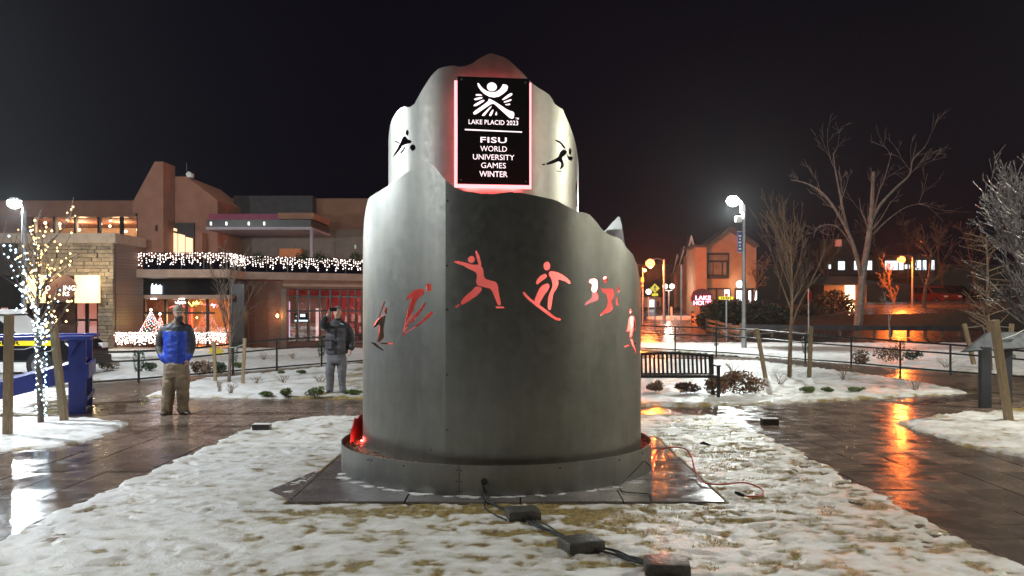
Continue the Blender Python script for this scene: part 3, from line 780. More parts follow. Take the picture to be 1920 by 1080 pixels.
B([(298,548),(330,563),(327,571),(299,556)],0); B([(345,600),(358,581),(361,590),(345,616),(329,634),(332,614)]); B(ell(402,590,16,18,12),0)
B([(1203,545),(1235,555),(1260,588),(1262,597),(1250,594),(1230,566),(1203,552)])
B([(1247,600),(1266,604),(1270,620),(1250,640),(1241,650),(1256,690),(1235,716),(1228,709),(1240,682),(1225,666),(1190,681),(1158,688),(1150,680),(1180,664),(1220,645),(1230,616)])
B(ell(1287,612,8,20,10),0); B([(1268,622),(1280,642),(1300,638),(1303,655),(1290,666),(1274,655)])
B([(1130,683),(1148,680),(1149,687),(1130,690)],0); B([(1213,720),(1243,721),(1242,727),(1213,725)],0)
B([(1319,800),(1324,765),(1328,800),(1325,860),(1329,920),(1322,925),(1317,870)],0)
hU = [[planU.uv(*q) for q in h] for h in fA]
upper = sheet('upper_shell', planU, tu + [(Lu, zb), (.005, zb)], hU, M['alu'], mon)
# low fin of the spiral peeking out at the left, lit by the red lamps
fin_ = [circ((-.16, 10.25), 1.76, R(a)) for a in range(-112, -78, 2)]
planF = Plan([q[0] for q in fin_], [q[1] for q in fin_])
Lf = planF.s[-1]
ft = [(0, .40), (.15, .47), (.32, .53), (.45, .49), (.55, .52), (.68, .42), (.78, .40), (.88, .33), (Lf, .28)]
ft = [q for q in ft if q[0] <= Lf]
M['fin_redlit'] = pmat('fin_redlit', (.55, .08, .07), (.45, .06, .05), 4, .4)  # red of the lamps put into the metal fin's base colour
sheet('spiral_fin', planF, ft + [(Lf, .24), (0, .24)], [], M['fin_redlit'], mon)
# base ring, its seam, screws, cable hole
rc = (-.18, 10.15); Rr = 1.816
rg_ = [circ(rc, Rr, R(a)) for a in [-180+k*2.5 for k in range(145)]]
planB = Plan([q[0] for q in rg_], [q[1] for q in rg_])
ring = sheet('base_ring', planB, [(0, .012), (planB.s[-1], .012), (planB.s[-1], .32), (0, .32)], [], M['alu_ring'], mon, thick=.012, dz=.3)
t, q = planB.front(861)
pp, nn = planB.at(t); nn = Vector((nn.x, nn.y, 0)); tt = Vector((-nn.y, nn.x, 0)); a = Vector((pp.x, pp.y, 0))
for s_ in (-1, 1):
    for z in (.06, .16, .27): build('screw', MB().tube([a+tt*.022*s_+Vector((0,0,z)), a+tt*.022*s_+nn*.006+Vector((0,0,z))], .007, 8), M['blackmetal'], ring)
build('seam_strip', MB().add([a-tt*.003+nn*.002+Vector((0,0,.014)), a+tt*.003+nn*.002+Vector((0,0,.014)), a+tt*.003+nn*.002+Vector((0,0,.318)), a-tt*.003+nn*.002+Vector((0,0,.318))], [(0,1,2,3)]), M['blackmetal'], ring)
for px, py in ((757,876),(697,868),(690,866),(1161,862),(1050,874),(1205,845)):
    t, q = planB.front(px); pp, nn = planB.at(t); nn = Vector((nn.x, nn.y, 0)); a = Vector((pp.x, pp.y, .275))
    build('screw', MB().tube([a, a+nn*.006], .009, 8), M['blackmetal'], ring)
t, q = planB.front(908); pp, nn = planB.at(t); HN = Vector((nn.x, nn.y, 0)); HOLE = Vector((pp.x, pp.y, CH+(HY-903)/F*pp.y))
build('cable_hole', MB().tube([HOLE-HN*.01, HOLE+HN*.010], .033, 16), M['blackpaint'], ring)
# wood chips inside the ring
M['chips'] = pmat('chips', (.30, .16, .09), (.13, .07, .045), 30, .6, bump=.5)
mb = MB(); nn_ = 40
mb.add([(rc[0], rc[1], .25)] + [(rc[0]+(Rr-.016)*math.cos(2*math.pi*k/nn_), rc[1]+(Rr-.016)*math.sin(2*math.pi*k/nn_), .235) for k in range(nn_)], [(0, 1+k, 1+(k+1) % nn_) for k in range(nn_)])
rg2 = random.Random(5)
for k in range(900):
    a = rg2.uniform(0, 6.283); r_ = rg2.uniform(1.5, 1.79)
    mb.obox((rc[0]+r_*math.cos(a), rc[1]+r_*math.sin(a), .25+rg2.uniform(-.005, .02)), (rg2.uniform(.02, .07), rg2.uniform(.008, .02), .006), (rg2.uniform(-.5, .5), rg2.uniform(-.5, .5), rg2.uniform(0, 3)))
build('wood_chips', mb, M['chips'], mon, kind='stuff')
build('core_reflector', MB().tube([(cu_[0], cu_[1], .24), (cu_[0], cu_[1], 2.62)], Ru+.012, 64, cap=False), M['reflector_pale'], mon, smooth=True)  # pale sleeve added round the drum to catch red light behind the cutouts
lw = [circ((cxl, cyl), Rl-.04, R(a)) for a in range(96, 172, 4)]
mb = MB(); mb.add([Vector((*q[0], .25)) for q in lw]+[Vector((*q[0], 2.25)) for q in lw], [(i, i+1, len(lw)+i+1, len(lw)+i) for i in range(len(lw)-1)])
build('liner_reflector', mb, M['reflector_pale'], mon, smooth=True, recalc=False)  # diffuse panel added so the right-hand cutouts show red
build('lamp_lens', MB().ball(P(1114, 530, 9.75), (.05, .03, .11), 12, 8), M['ledhot'], mon, smooth=True)
# red lamps inside, between the shells
for k, (x, y, z, pw) in enumerate([(-.75, 8.90, 1.1, 34), (.62, 8.86, 1.1, 36), (-1.50, 9.75, 1.0, 90), (-1.80, 10.2, .265, 5), (1.22, 9.6, 1.2, 70), (-.05, 8.74, 1.3, 26), (1.0, 9.28, 2.20, 40), (.2, 8.75, 2.75, 14), (-.62, 8.88, 2.8, 16), (1.30, 10.3, 1.7, 60), (-1.62, 10.6, .42, 9), (1.50, 10.3, .45, 7), (-1.30, 9.35, 2.6, 30)]):
    lo = build('red_lamp', MB().ball((x, y, z), .03 if z > .3 else .012, 8, 6), M['ledred'], mon, smooth=True)
    light('red_lamp_glow', (x, y, z), pw*.72, (1, .095, .075), .05, lo)
# the sign: black panel on a lit backing
SA = R(7.5); sY = 9.04; sc_ = P(925, 246, sY); ux = Vector((math.cos(SA), math.sin(SA), 0)); uz = Vector((0, 0, 1)); un = Vector((math.sin(SA), -math.cos(SA), 0))
kk = sY/F
def SP(px, py, off=0.0): return sc_ + ux*((px-925)*kk/math.cos(SA)) + uz*((246-py)*kk) + un*off
def srect(mb, x0, y0, x1, y1, o0, o1): return mb.prism([SP(x0,y1,o1), SP(x1,y1,o1), SP(x1,y0,o1), SP(x0,y0,o1)], un*(o0-o1))
sign = build('sign_panel', srect(MB(), 858, 145, 993, 346, -.018, 0), M['signblack'], mon, bev=.003)
build('light_tray', srect(MB(), 853, 152, 997, 352, -.050, -.026), M['haloW'], sign)
for x0, y0, x1, y1 in ((862,160,868,340),(984,160,990,340),(872,336,980,342),(872,158,980,164)):
    build('led_strip', srect(MB(), x0, y0, x1, y1, -.085, -.072), M['ledstrip'], sign)
for px, py in ((866,151),(985,153),(865,338),(986,339)):
    a = SP(px, py); build('standoff', MB().tube([a-un*.12, a+un*.004], .009, 8), M['steelpost'], sign)
zS = lambda x, y: (850+x*160/691, 120+y*250/1080)
def glyph(name, pts, sm=1):
    q = smooth_poly([zS(*p) for p in pts], sm) if sm else [zS(*p) for p in pts]
    build(name, MB().add([SP(x, y, .003) for x, y in q], [tuple(range(len(q)))]), M['signlit'], sign)
glyph('logo_head', ell(312,186,40,36,20), 0)
arc = []
for k in range(15):
    t = k/14; a = math.pi*(1-t); x = 318 - 125*math.cos(math.pi*t)*.98; y = 168+92*math.sin(math.pi*t); arc.append((195+t*235, 162+105*math.sin(math.pi*t)**.8 if k not in (0, 14) else 162))
arc2 = [(440-t_*232/14*1.0, 175+62*math.sin(math.pi*(1-t_/14))) for t_ in range(15)]
arc2 = [(440,170),(436,195),(415,215),(385,232),(350,232),(315,232),(280,226),(250,210),(225,186),(208,165)]
arc1 = [(195,160),(200,185),(220,215),(250,245),(290,266),(330,272),(370,262),(405,238),(435,210),(443,180),(430,165),(400,162),(392,180),(375,205),(345,225),(310,230),(275,222),(245,205),(222,182),(207,160)]
glyph('logo_arms', arc1, 0)
for pts in ([(160,395),(165,415),(185,412),(250,365),(320,315),(360,350),(400,385),(450,430),(470,440),(490,435),(495,385),(440,370),(380,330),(320,295),(285,280),(285,300),(235,340)],
            [(180,250),(215,247),(240,258),(205,262),(183,262)], [(168,285),(230,268),(240,280),(190,298),(172,298)], [(165,335),(240,290),(258,300),(190,345),(165,348)],
            [(225,420),(300,345),(315,340),(270,400),(250,425)], [(285,420),(315,370),(328,370),(308,425)], [(335,415),(350,378),(356,415)],
            [(388,288),(460,230),(480,235),(475,250),(410,290)], [(402,305),(470,278),(472,293),(415,312)], [(414,325),(462,315),(458,330),(430,332)]):
    glyph('logo_stroke', pts, 1)
def stext(body, cx, cyy, wd, ht, bold=0.0, space=1.0):
    x, y = zS(cx, cyy); o = SP(x, y, .003); k = 160/691*kk
    m4 = Matrix(((ux.x, uz.x, un.x, o.x), (ux.y, uz.y, un.y, o.y), (ux.z, uz.z, un.z, o.z), (0, 0, 0, 1)))
    build('lettering', text_mb(body, wd*k/math.cos(SA), ht*k, bold, mat4=m4, space=space), M['signlit'], sign, recalc=False)
stext('LAKE PLACID 2023', 325, 473, 400, 38, .008); stext('TM', 516, 437, 28, 16, .01)
stext('FISU', 326, 616, 212, 46, .014, 1.05); stext('WORLD', 326, 687, 215, 44, 0); stext('UNIVERSITY', 327, 755, 335, 44, .002)
stext('GAMES', 325, 822, 200, 44, 0); stext('WINTER', 325, 892, 228, 46, .009)
glyph('rule_line', [(95,532),(557,541),(557,550),(95,543)], 0)

# slabs under the ring, loose stones, cables
plat = thing('slab_platform', 'thin wet grey stone slabs laid square under the monument', 'platform', (0, 10.1, 0))
rs = random.Random(12)
xs_ = [-2.12, -1.02, .08, 1.06, 2.03]; ys_ = [8.10, 9.1, 10.1, 11.1, 12.1]
for i in range(4):
    for j in range(4):
        a = .006
        o = build('slab', MB().box(xs_[i]+a, ys_[j]+a, -.03, xs_[i+1]-a, ys_[j+1]-a, .026+rs.uniform(-.003, .003)), M['slab'], plat, bev=.004)
build('slab', MB().prism([Vector((-2.46, 8.62, -.03)), Vector((-2.13, 8.2, -.03)), Vector((-2.13, 9.4, -.03)), Vector((-2.2, 9.7, -.03))], (0, 0, .05)), M['slab'], plat, bev=.004)
# crusts of snow left against the ring
mb = MB(); rs = random.Random(2)
for k in range(46):
    a = R(rs.choice([rs.gauss(-32, 16), rs.gauss(-58, 5), rs.gauss(8, 14), rs.gauss(40, 12)])); r_ = Rr + rs.uniform(.02, .10)
    mb.ball((rc[0]+r_*math.sin(a), rc[1]-r_*math.cos(a), .025), (rs.uniform(.03, .10), rs.uniform(.02, .04), rs.uniform(.002, .007)), 8, 5)
o = build('snow_crust', mb, M['snowbed'], smooth=True, kind='stuff'); o['label'] = 'thin crusts of snow along the foot of the ring'; o['category'] = 'snow'

lz = lambda p: .02
STONES = [(980, 968, 64, 'brown concrete block holding down the cables nearest the monument', 12), (1090, 1026, 76, 'brown concrete block in the middle of the cable run', 20), (1250, 1068, 88, 'brown concrete block at the lower end of the cable run', -6)]
for px, py, wd, lb, rz in STONES:
    c = G(px, py, .03); wm = wd*c.y/F
    r_ = random.Random(px); prof = []
    t = thing('concrete_block', lb, 'block', (c.x, c.y, .02), 'blocks on the cables')
    mb = MB(); L_, D_, H_ = wm*.95, wm*.78, .085
    for z, k in ((0, .97), (.012, 1), (H_-.014, 1), (H_, .93)):
        pass
    rings = []
    for z, k in ((0, .96), (.01, 1), (H_-.016, .99), (H_-.004, .96), (H_, .90)):
        rings.append([Vector((c.x, c.y, .015+z)) + Matrix.Rotation(R(rz), 3, 'Z') @ Vector((x*k*L_/2, y*k*D_/2, 0)) for x, y in ((-.92,-1),(0,-1.02),(.92,-1),(1,-.92),(1.02,0),(1,.92),(.92,1),(0,1.01),(-.92,1),(-1,.92),(-1.01,0),(-1,-.92))])
    mb.loft(rings); build('block_body', mb, M['darkstone'], t, smooth=True)
cb = thing('cable_bundle', 'black power cables running from the ring under three blocks', 'cables', (HOLE.x, HOLE.y-.1, 0))
for k in range(6):
    rk = random.Random(40+k); j = lambda s: rk.uniform(-s, s)
    if k < 3: pts = [HOLE+Vector((j(.01), .02, j(.01))), HOLE+HN*.07+Vector((j(.01), 0, -.02))]
    else: pts = []
    pts += [G(918+j(6), 940, .035), G(945+j(8), 955, .03), G(980+j(14), 967, .04), G(1015+j(12), 988+j(5), .035), G(1048+j(10), 1004+j(5), .03), G(1092+j(12), 1024, .04), G(1140+j(10), 1034+j(5), .035), G(1195+j(10), 1050+j(6), .03), G(1245+j(10), 1064, .04)]
    if k == 5: pts = [G(912, 935, .03), G(908, 950, .025), G(922, 962, .02), G(950, 975, .03)]
    # Catmull-Rom smoothing
    sm = []
    for i in range(len(pts)-1):
        p0 = pts[max(0, i-1)]; p1 = pts[i]; p2 = pts[i+1]; p3 = pts[min(len(pts)-1, i+2)]
        for t_ in range(5):
            t = t_/5; sm.append(.5*((2*p1)+(p2-p0)*t+(2*p0-5*p1+4*p2-p3)*t*t+(3*p1-p0-3*p2+p3)*t**3))
    sm.append(pts[-1]); build('cable', MB().tube(sm, .0075, 6), M['cable'], cb, smooth=True)
def spline(pts, n=6):
    sm = []
    for i in range(len(pts)-1):
        p0 = pts[max(0, i-1)]; p1 = pts[i]; p2 = pts[i+1]; p3 = pts[min(len(pts)-1, i+2)]
        for t_ in range(n):
            t = t_/n; sm.append(.5*((2*p1)+(p2-p0)*t+(2*p0-5*p1+4*p2-p3)*t*t+(3*p1-p0-3*p2+p3)*t**3))
    sm.append(pts[-1]); return sm
ec = thing('extension_cord', 'thin red extension cord looping over the lawn beside the monument', 'cord', (2, 9, 0))
pts = [P(1224, 885, 9.6), P(1226, 862, 9.7), P(1240, 842, 9.8), P(1280, 840, 9.8), P(1296, 856, 9.7), P(1304, 885, 9.3), G(1318, 904, .05), G(1352, 908, .045), G(1395, 905, .045), G(1425, 915, .045), G(1430, 926, .045), G(1412, 931, .045), G(1392, 929, .045)]
build('cord', MB().tube(spline(pts), .008, 6), M['redcord'], ec, smooth=True)
build('plug', MB().tube([G(1394, 929, .05), G(1386, 926, .05), G(1378, 923, .06)], [.014, .02, .012], 8), M['cable'], ec, smooth=True)
bc = build('ground_cable', MB().tube(spline([P(1222, 878, 9.45), P(1208, 865, 9.2), P(1195, 878, 9.0), G(1165, 908, .035), G(1170, 922, .035), G(1214, 926, .035), G(1222, 938, .03)]), .005, 6), M['cable'], smooth=True)
tag(bc, 'thin black wire bent against the right side of the base ring', 'wire')
for px, py, lb in ((491, 808, 'small dark box light at the left rim of the lawn'), (1443, 797, 'small dark box light with a snowy lid at the right rim of the lawn')):
    c = G(px, py); t = thing('path_light', lb, 'path light', (c.x, c.y, 0), 'path lights')
    build('housing', MB().box(c.x-.13, c.y-.07, -.02, c.x+.13, c.y+.07, .10), M['darktrim'], t, bev=.008)
    build('snow_cap', MB().box(c.x-.125, c.y-.065, .1005, c.x+.125, c.y+.065, .112), M['snowbed'], t, bev=.004)
#PART3
# ------------------------------------------------------------------ restaurant building on the left
KB = 42.0/33.0
def BY(y): return y*KB
bld = thing('restaurant_building', 'two-storey stone and stucco restaurant with lit windows and balcony behind the fence', 'building', (P(350, 650, BY(33)).x, BY(34), -.3))
ORGB = bld
def bp(name, rects, mat, parent=bld, bev=0, smooth=False):
    mb = MB()
    for (x0, y0, x1, y1, Y, d) in rects: mb.pbox(x0, y0, x1, y1, BY(Y), d*KB)
    return build(name, mb, mat, parent, bev=bev, smooth=smooth)
def bpoly(name, pts, Y, d, mat, parent=bld):
    return build(name, MB().prism([P(x, y, BY(Y)) for x, y in pts], (0, d*KB, 0)), mat, parent)
# left wing
bp('roof_fascia', [(-160, 376, 254, 406, 36, 6)], M['stucco'])
bp('upper_wall', [(-160, 406, 62, 470, 36.3, .4)], M['stucco'])
room = bp('upper_room', [(-150, 404, 262, 406, 36.6, 5), (-150, 405, 300, 470, 41.5, .2), (-150, 468, 262, 472, 36.4, 5)], M['intcream'])
for x in (62, 101, 140, 184, 226, 258):
    bp('mullion', [(x-1.6, 405, x+1.6, 468, 36.25, .25)], M['darktrim'])
for x0, x1 in ((63.6, 99.4), (102.6, 138.4), (141.6, 182.4), (185.6, 224.4), (227.6, 256.4)):
    bp('pane', [(x0, 406, x1, 466, 36.35, .02)], M['glass'])
bp('window_head', [(62, 400, 258, 406.5, 36.05, .3)], M['darktrim'])
for px, py, Y in ((149, 431, 38), (207, 413, 37.6), (189, 420, 39), (206, 424, 39.5), (228, 420, 37.5), (236, 434, 39), (258, 431, 38), (112, 420, 38.5), (85, 418, 37.5)):
    build('pendant_lamp', MB().ball(P(px, py, BY(Y)), .07, 10, 6), M['pendant'], room, smooth=True)
light('upper_room_glow', P(150, 425, BY(38.5)), 330, (1, .62, .34), .4, room)
light('upper_room_glow', P(225, 425, BY(38.5)), 280, (1, .60, .32), .4, room)
# ledge-stone wing, built stone by stone
bp('stone_cap', [(-60, 437, 216, 455, 30.8, 2.6)], M['limestone'])
bp('stone_core', [(-60, 455, 212, 516, 31.1, 2.0), (188, 516, 212, 655, 31.1, 1.2)], M['joint'])
rs = random.Random(9); y = 455.0
while y < 651:
    h = rs.uniform(5.0, 8.5); y2 = min(y+h, 652)
    x = 40 if y < 514 else 185
    x -= rs.uniform(0, 8) if y < 514 else 0
    while x < 212:
        wd = rs.uniform(11, 26); x2 = min(x+wd, 213.5)
        if 213.5-x2 < 6: x2 = 213.5
        a = P(x, y2, BY(31.08)); b = P(x2, y, BY(31.08)); pr = rs.uniform(.0, .09)
        build('stone', MB().box(a.x+.012, BY(31.08)-pr-.02, a.z+.012, b.x-.012, BY(31.08)+.1, b.z-.012), M['ledgestone'], bld)
        x = x2
    y = y2
# brick flank and recess with doors
a = P(213, 652, BY(31.1)); b = P(213, 437, BY(31.1))
build('brick_flank', MB().box(a.x-.4, BY(31.3), -.5, a.x, BY(33.6), b.z-.35), M['brick'], bld)
bp('recess_wall', [(-60, 516, 190, 660, 33.4, .3)], M['brick'])
bp('dark_front', [(-60, 516, 48, 660, 32.0, .3)], M['darktrim'])
for x0, x1 in ((142, 162), (164, 184)):
    d = bp('door', [(x0, 560, x1, 655, 33.1, .12)], M['darktrim'])
    bp('door_pane', [(x0+3, 566, x1-3, 598, 33.06, .03), (x0+3, 602, x1-3, 640, 33.06, .03)], M['winlit_red'] if 'winlit_red' in M else M['neonred_dim'], d)
    bp('door_handle', [(x0+2, 598, x0+3.2, 612, 33.0, .05)], M['steelpost'], d)
bp('red_window', [(2, 577, 14, 590, 31.95, .03)], M['neonred_dim'])
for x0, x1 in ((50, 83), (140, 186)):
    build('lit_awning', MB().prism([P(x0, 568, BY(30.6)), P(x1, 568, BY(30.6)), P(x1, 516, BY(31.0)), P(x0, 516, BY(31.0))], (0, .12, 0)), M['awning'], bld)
ov = MB().prism([P(x, y, BY(30.75)) for x, y in ell(112, 540, 30, 26, 28)], (0, .14, 0))
osn = build('oval_sign', ov, M['signred'], bld)
def btext(body, px, py, wd, ht, Y, mat, parent, bold=.01):
    o = P(px, py, Y); k = Y/F
    m4 = Matrix(((1, 0, 0, o.x), (0, 0, -1, o.y), (0, 1, 0, o.z), (0, 0, 0, 1)))
    return build('lettering', text_mb(body, wd*k, ht*k, bold, mat4=m4), mat, parent, recalc=False)
btext('D', 90, 540, 8, 9, BY(30.75)-.01, M['whitelit'], osn); btext('ING', 130, 540, 23, 9, BY(30.75)-.01, M['whitelit'], osn); btext('RS', 124, 551, 12, 8, BY(30.75)-.01, M['whitelit'], osn)
light('awning_lamp', P(70, 512, BY(30.2)), 60, (1, .8, .45), .12, bld)
light('awning_lamp', P(163, 512, BY(30.2)), 80, (1, .8, .45), .12, bld)
# chimney wedge and gable
bpoly('chimney_wall', [(248, 380), (290, 303), (306, 303), (306, 480), (258, 480), (258, 400), (248, 398)], 34, 1.2, M['stucco'])
bpoly('gable_wall', [(306, 331), (351, 331), (408, 376), (408, 482), (306, 482)], 35.2, 4, M['stucco'])
bp('roof_antenna', [(349.4, 305, 350.2, 322, 36, .02)], M['steelpost'])
bpoly('roof_beacon', [(348, 326), (353, 321), (359, 325), (358, 332), (351, 332)], 35.1, .3, M['whitepaint'])
bp('wall_fixture', [(291, 422, 294, 433, 33.9, .1)], M['darktrim'])
gw = bp('gable_window', [(319, 418, 364, 478, 35.1, .12)], M['darktrim'])
for x0, x1, yt in ((321, 332, 438), (334, 346, 441), (348, 361, 447)):
    bpoly('pane', [(x0, yt-3), (x1, yt), (x1, 476), (x0, 476)], 35.04, .05, M['winlit'], gw)
bpoly('pane', [(321, 426), (331, 429), (331, 434), (321, 431)], 35.04, .05, M['winlit'], gw)
bp('window_column', [(366, 436, 379, 482, 34.6, .5)], M['stucco'])
# roof terrace canopy
can = bp('terrace_canopy', [(388, 412, 583, 427.5, 34, 3.4)], M['darktrim'])
bp('canopy_trim', [(386, 425.5, 584.5, 430.5, 33.95, 3.5)], M['lavender'], can)
bp('canopy_upstand', [(392, 401, 521, 412, 35.0, 1.6)], M['magenta'], can)
bp('canopy_parapet', [(521, 399, 588, 411, 34.2, 3)], M['stucco_brown'], can)
for x in (395, 424, 466, 495):
    bp('soffit_light', [(x-1.2, 416, x+1.2, 422, 33.93, .05)], M['whitelit'], can)
bp('canopy_post', [(581, 430, 586, 482, 34.1, .12)], M['lavender'], can)
bp('terrace_wall', [(378, 430, 700, 486, 38.4, .4)], M['browntrim'])
bp('rear_wall', [(405, 372, 720, 488, 39.0, 3)], M['stucco_brown'])
bp('rear_block', [(438, 367, 586, 402, 38.2, .7)], M['roofdark'])
bp('orange_cabinet', [(524, 466, 564, 484, 37.6, .4)], M['orangecone'])
bp('wall_fixture', [(664.5, 459, 667.5, 466, 38.3, .1)], M['whitepaint'])
# balcony slab with jog and long bay
def BP(px, Y): return Vector(((px-CX)/F*BY(Y), BY(Y), 0))
pa, pb_, pc, pd, pe = BP(254, 33), BP(431, 33), BP(457, 35.4), BP(530, 36.1), BP(715, 38.6)
zt, zbm = P(0, 505, BY(33)).z, P(0, 520, BY(33)).z
def slab(name, pl, z0, z1, mat, parent=bld): return build(name, MB().prism([Vector((q.x, q.y, z0)) for q in pl], (0, 0, z1-z0)), mat, parent)
back = [Vector((pe.x, BY(40), 0)), Vector((pa.x, BY(40), 0))]
sl = slab('balcony_slab', [pa, pb_, pc, pd, pe]+back, zbm, zt, M['limestone_warm'])
off = Vector((0, .06, 0))
slab('bay_fascia', [pd+off, pe+off, pe+Vector((0, 1.2, 0)), pd+Vector((0, 1.2, 0))], P(0, 541, BY(36.5)).z, zbm-.003, M['stucco_brown'])
slab('bay_moulding', [pd-Vector((0, .02, 0)), pe-Vector((0, .02, 0)), pe+Vector((0, .3, 0)), pd+Vector((0, .3, 0))], P(0, 537, BY(36.5)).z, P(0, 532, BY(36.5)).z, M['limestone_warm'])
# balcony railing and its lights
def along(pl, n):
    L_ = [(b-a).length for a, b in zip(pl, pl[1:])]; T = sum(L_); out = []
    for k in range(n+1):
        d = T*k/n; i = 0
        while i < len(L_)-1 and d > L_[i]: d -= L_[i]; i += 1
        out.append(pl[i].lerp(pl[i+1], d/L_[i]))
    return out
railpl = [q-Vector((0, -.12, 0)) for q in (pa, pb_, pc, pd, pe)]
zr = P(0, 474, BY(33)).z
rail = build('balcony_handrail', MB().tube([Vector((q.x, q.y, zr)) for q in railpl], .025, 6), M['blackmetal'], bld)
for q in along(railpl, 14):
    build('baluster_post', MB().box(q.x-.02, q.y-.02, zt, q.x+.02, q.y+.02, zr), M['blackmetal'], rail)
def curtain(name, label, pl, z1, z0, n, rb, cols, seed, drop=True):
    t = thing(name, label, 'string lights', (pl[0].x, pl[0].y, z0), 'light curtains on the railings')
    rr = random.Random(seed); mbs = [MB() for _ in cols]; wire = MB()
    strands = along(pl, n)
    for si, q in enumerate(strands):
        ln = (.42+.58*abs(math.sin(si*.83+.6*math.sin(si*.31))))*rr.uniform(.8, 1.0)*(z1-z0); k = max(3, int(ln/.10))
        for i in range(k):
            if rr.random() < .12: continue
            zz = z1-ln*(i+rr.uniform(-.3, .3))/k
            mbs[rr.choices(range(len(cols)), [c[1] for c in cols])[0]].octa((q.x+rr.gauss(0, .02), q.y-.05+rr.uniform(-.03, .03), zz), rb*rr.uniform(.7, 1.15))
    wire.tube([Vector((q.x, q.y-.05, z1)) for q in strands[::4]], .008, 4)
    for mb_, c in zip(mbs, cols):
        if mb_.v: build('bulbs', mb_, M[c[0]], t, recalc=False, kind='stuff')
    build('wire', wire, M['cable'], t)
    return t
curtain('light_curtain', 'icicle string lights along the upper balcony railing', railpl, zr-.03, zt+.03, 118, .036, [('bulb_white', 1)], 1)
for px, lb in ((487, 'evergreen sprig nearest the railing corner among the balcony lights'), (567, 'round evergreen tuft in the middle of the balcony lights'), (601, 'evergreen tuft right of the canopy post on the balcony'), (668, 'evergreen tuft at the monument end of the balcony')):
    mb = MB(); rr = random.Random(px); t_ = (px-457)/(715-457); Yq = 35.4+t_*(38.6-35.4); c = P(px, 483, BY(Yq))-Vector((0, .25, 0))
    for k in range(420):
        d = Vector((rr.gauss(0, 1), rr.gauss(0, 1), rr.gauss(0, .8))).normalized()*rr.uniform(.08, .33); a = c+d; u = Vector((rr.uniform(-1, 1), rr.uniform(-1, 1), rr.uniform(-1, 1)))*.03
        mb.add([a-u, a+u, a+d.normalized()*.09], [(0, 1, 2)])
    tag(build('evergreen_tuft', mb, M['evergreen'], recalc=False), lb, 'evergreen', 'evergreens on the balcony')
# under the balcony
zg = -.35
bp('fascia_band', [(266, 521, 431, 553, 34.6, .4)], M['darkglass'])
bp('lintel_beam', [(256, 553, 431, 560.5, 33.8, 1.2)], M['limestone_warm'])
for x in (286, 339): bp('downlight', [(x-4, 559, x+4, 561.5, 33.6, .2)], M['whitelit'])
lr = bp('dining_room', [(262, 559, 436, 660, 39.5, .2), (262, 655, 436, 660, 34.9, 4.6), (262, 553, 436, 556, 34.9, 4.6)], M['intwarm'])
bp('partition', [(327, 575, 333, 655, 37.4, .3), (352, 577, 358, 655, 37, .25)], M['intred'], lr)
for x in (270, 310, 349, 388): bp('mullion', [(x-1.7, 559, x+1.7, 656, 34.7, .16)], M['darktrim'])
bp('transom', [(268, 585, 400, 588.5, 34.68, .2)], M['darktrim'])
for x0, x1 in ((271.7, 308.3), (311.7, 347.3), (350.7, 386.3), (389.7, 428)): bp('pane', [(x0, 560, x1, 655, 34.8, .02)], M['glass'])
light('dining_room_glow', P(392, 596, BY(37.3)), 260, (1, .55, .22), .3, lr)
light('dining_room_glow', P(345, 600, BY(36.2)), 110, (1, .40, .2), .3, lr)
light('dining_room_glow', P(300, 575, BY(36)), 26, (1, .5, .35), .3, lr)
def neon(name, label, pts, Y, mat, rad=.018):
    tag(build(name, MB().tube(spline([P(x, y, BY(Y)) for x, y in pts], 3), rad, 5), mat, smooth=True), label, 'neon sign')
neon('neon_sign', 'white squiggle neon sign in the dining room window', [(328,566),(332,569),(334,564),(337,570),(340,565),(342,570),(345,565),(348,569)], 34.6, M['neonwhite'])
neon('neon_sign', 'yellow script neon sign in the dining room window', [(353,566),(357,571),(361,574),(363,566),(366,571),(369,564),(371,571),(373,567)], 34.6, M['neonyellow'])
neon('neon_sign', 'short red neon stroke right of the yellow script', [(376,571),(379,569),(383,572),(386,570)], 34.6, M['neonred'])
neon('neon_sign', 'pink neon blob in the rightmost dining room pane', [(396,573),(398,570),(401,574),(403,571),(400,577)], 34.6, M['neonpink'], .03)
neon('neon_sign', 'red neon bar under the white squiggle', [(318,577),(326,574),(334,576),(345,574)], 34.6, M['neonred'])
M['reflection_glow'] = emat('reflection_glow', (.6, .72, 1), 1.6)
bs = bp('band_reflection', [(283, 536, 303, 551, 34.5, .05)], M['reflection_glow'])  # blue-white reflection in the dark glass, put in as glowing pieces
for k in range(7): bp('reflection_stroke', [(285+k*2.4, 532+(k*5) % 7, 286+k*2.4, 550-(k*3) % 6, 34.46, .03)], M['neonwhite'], bs)
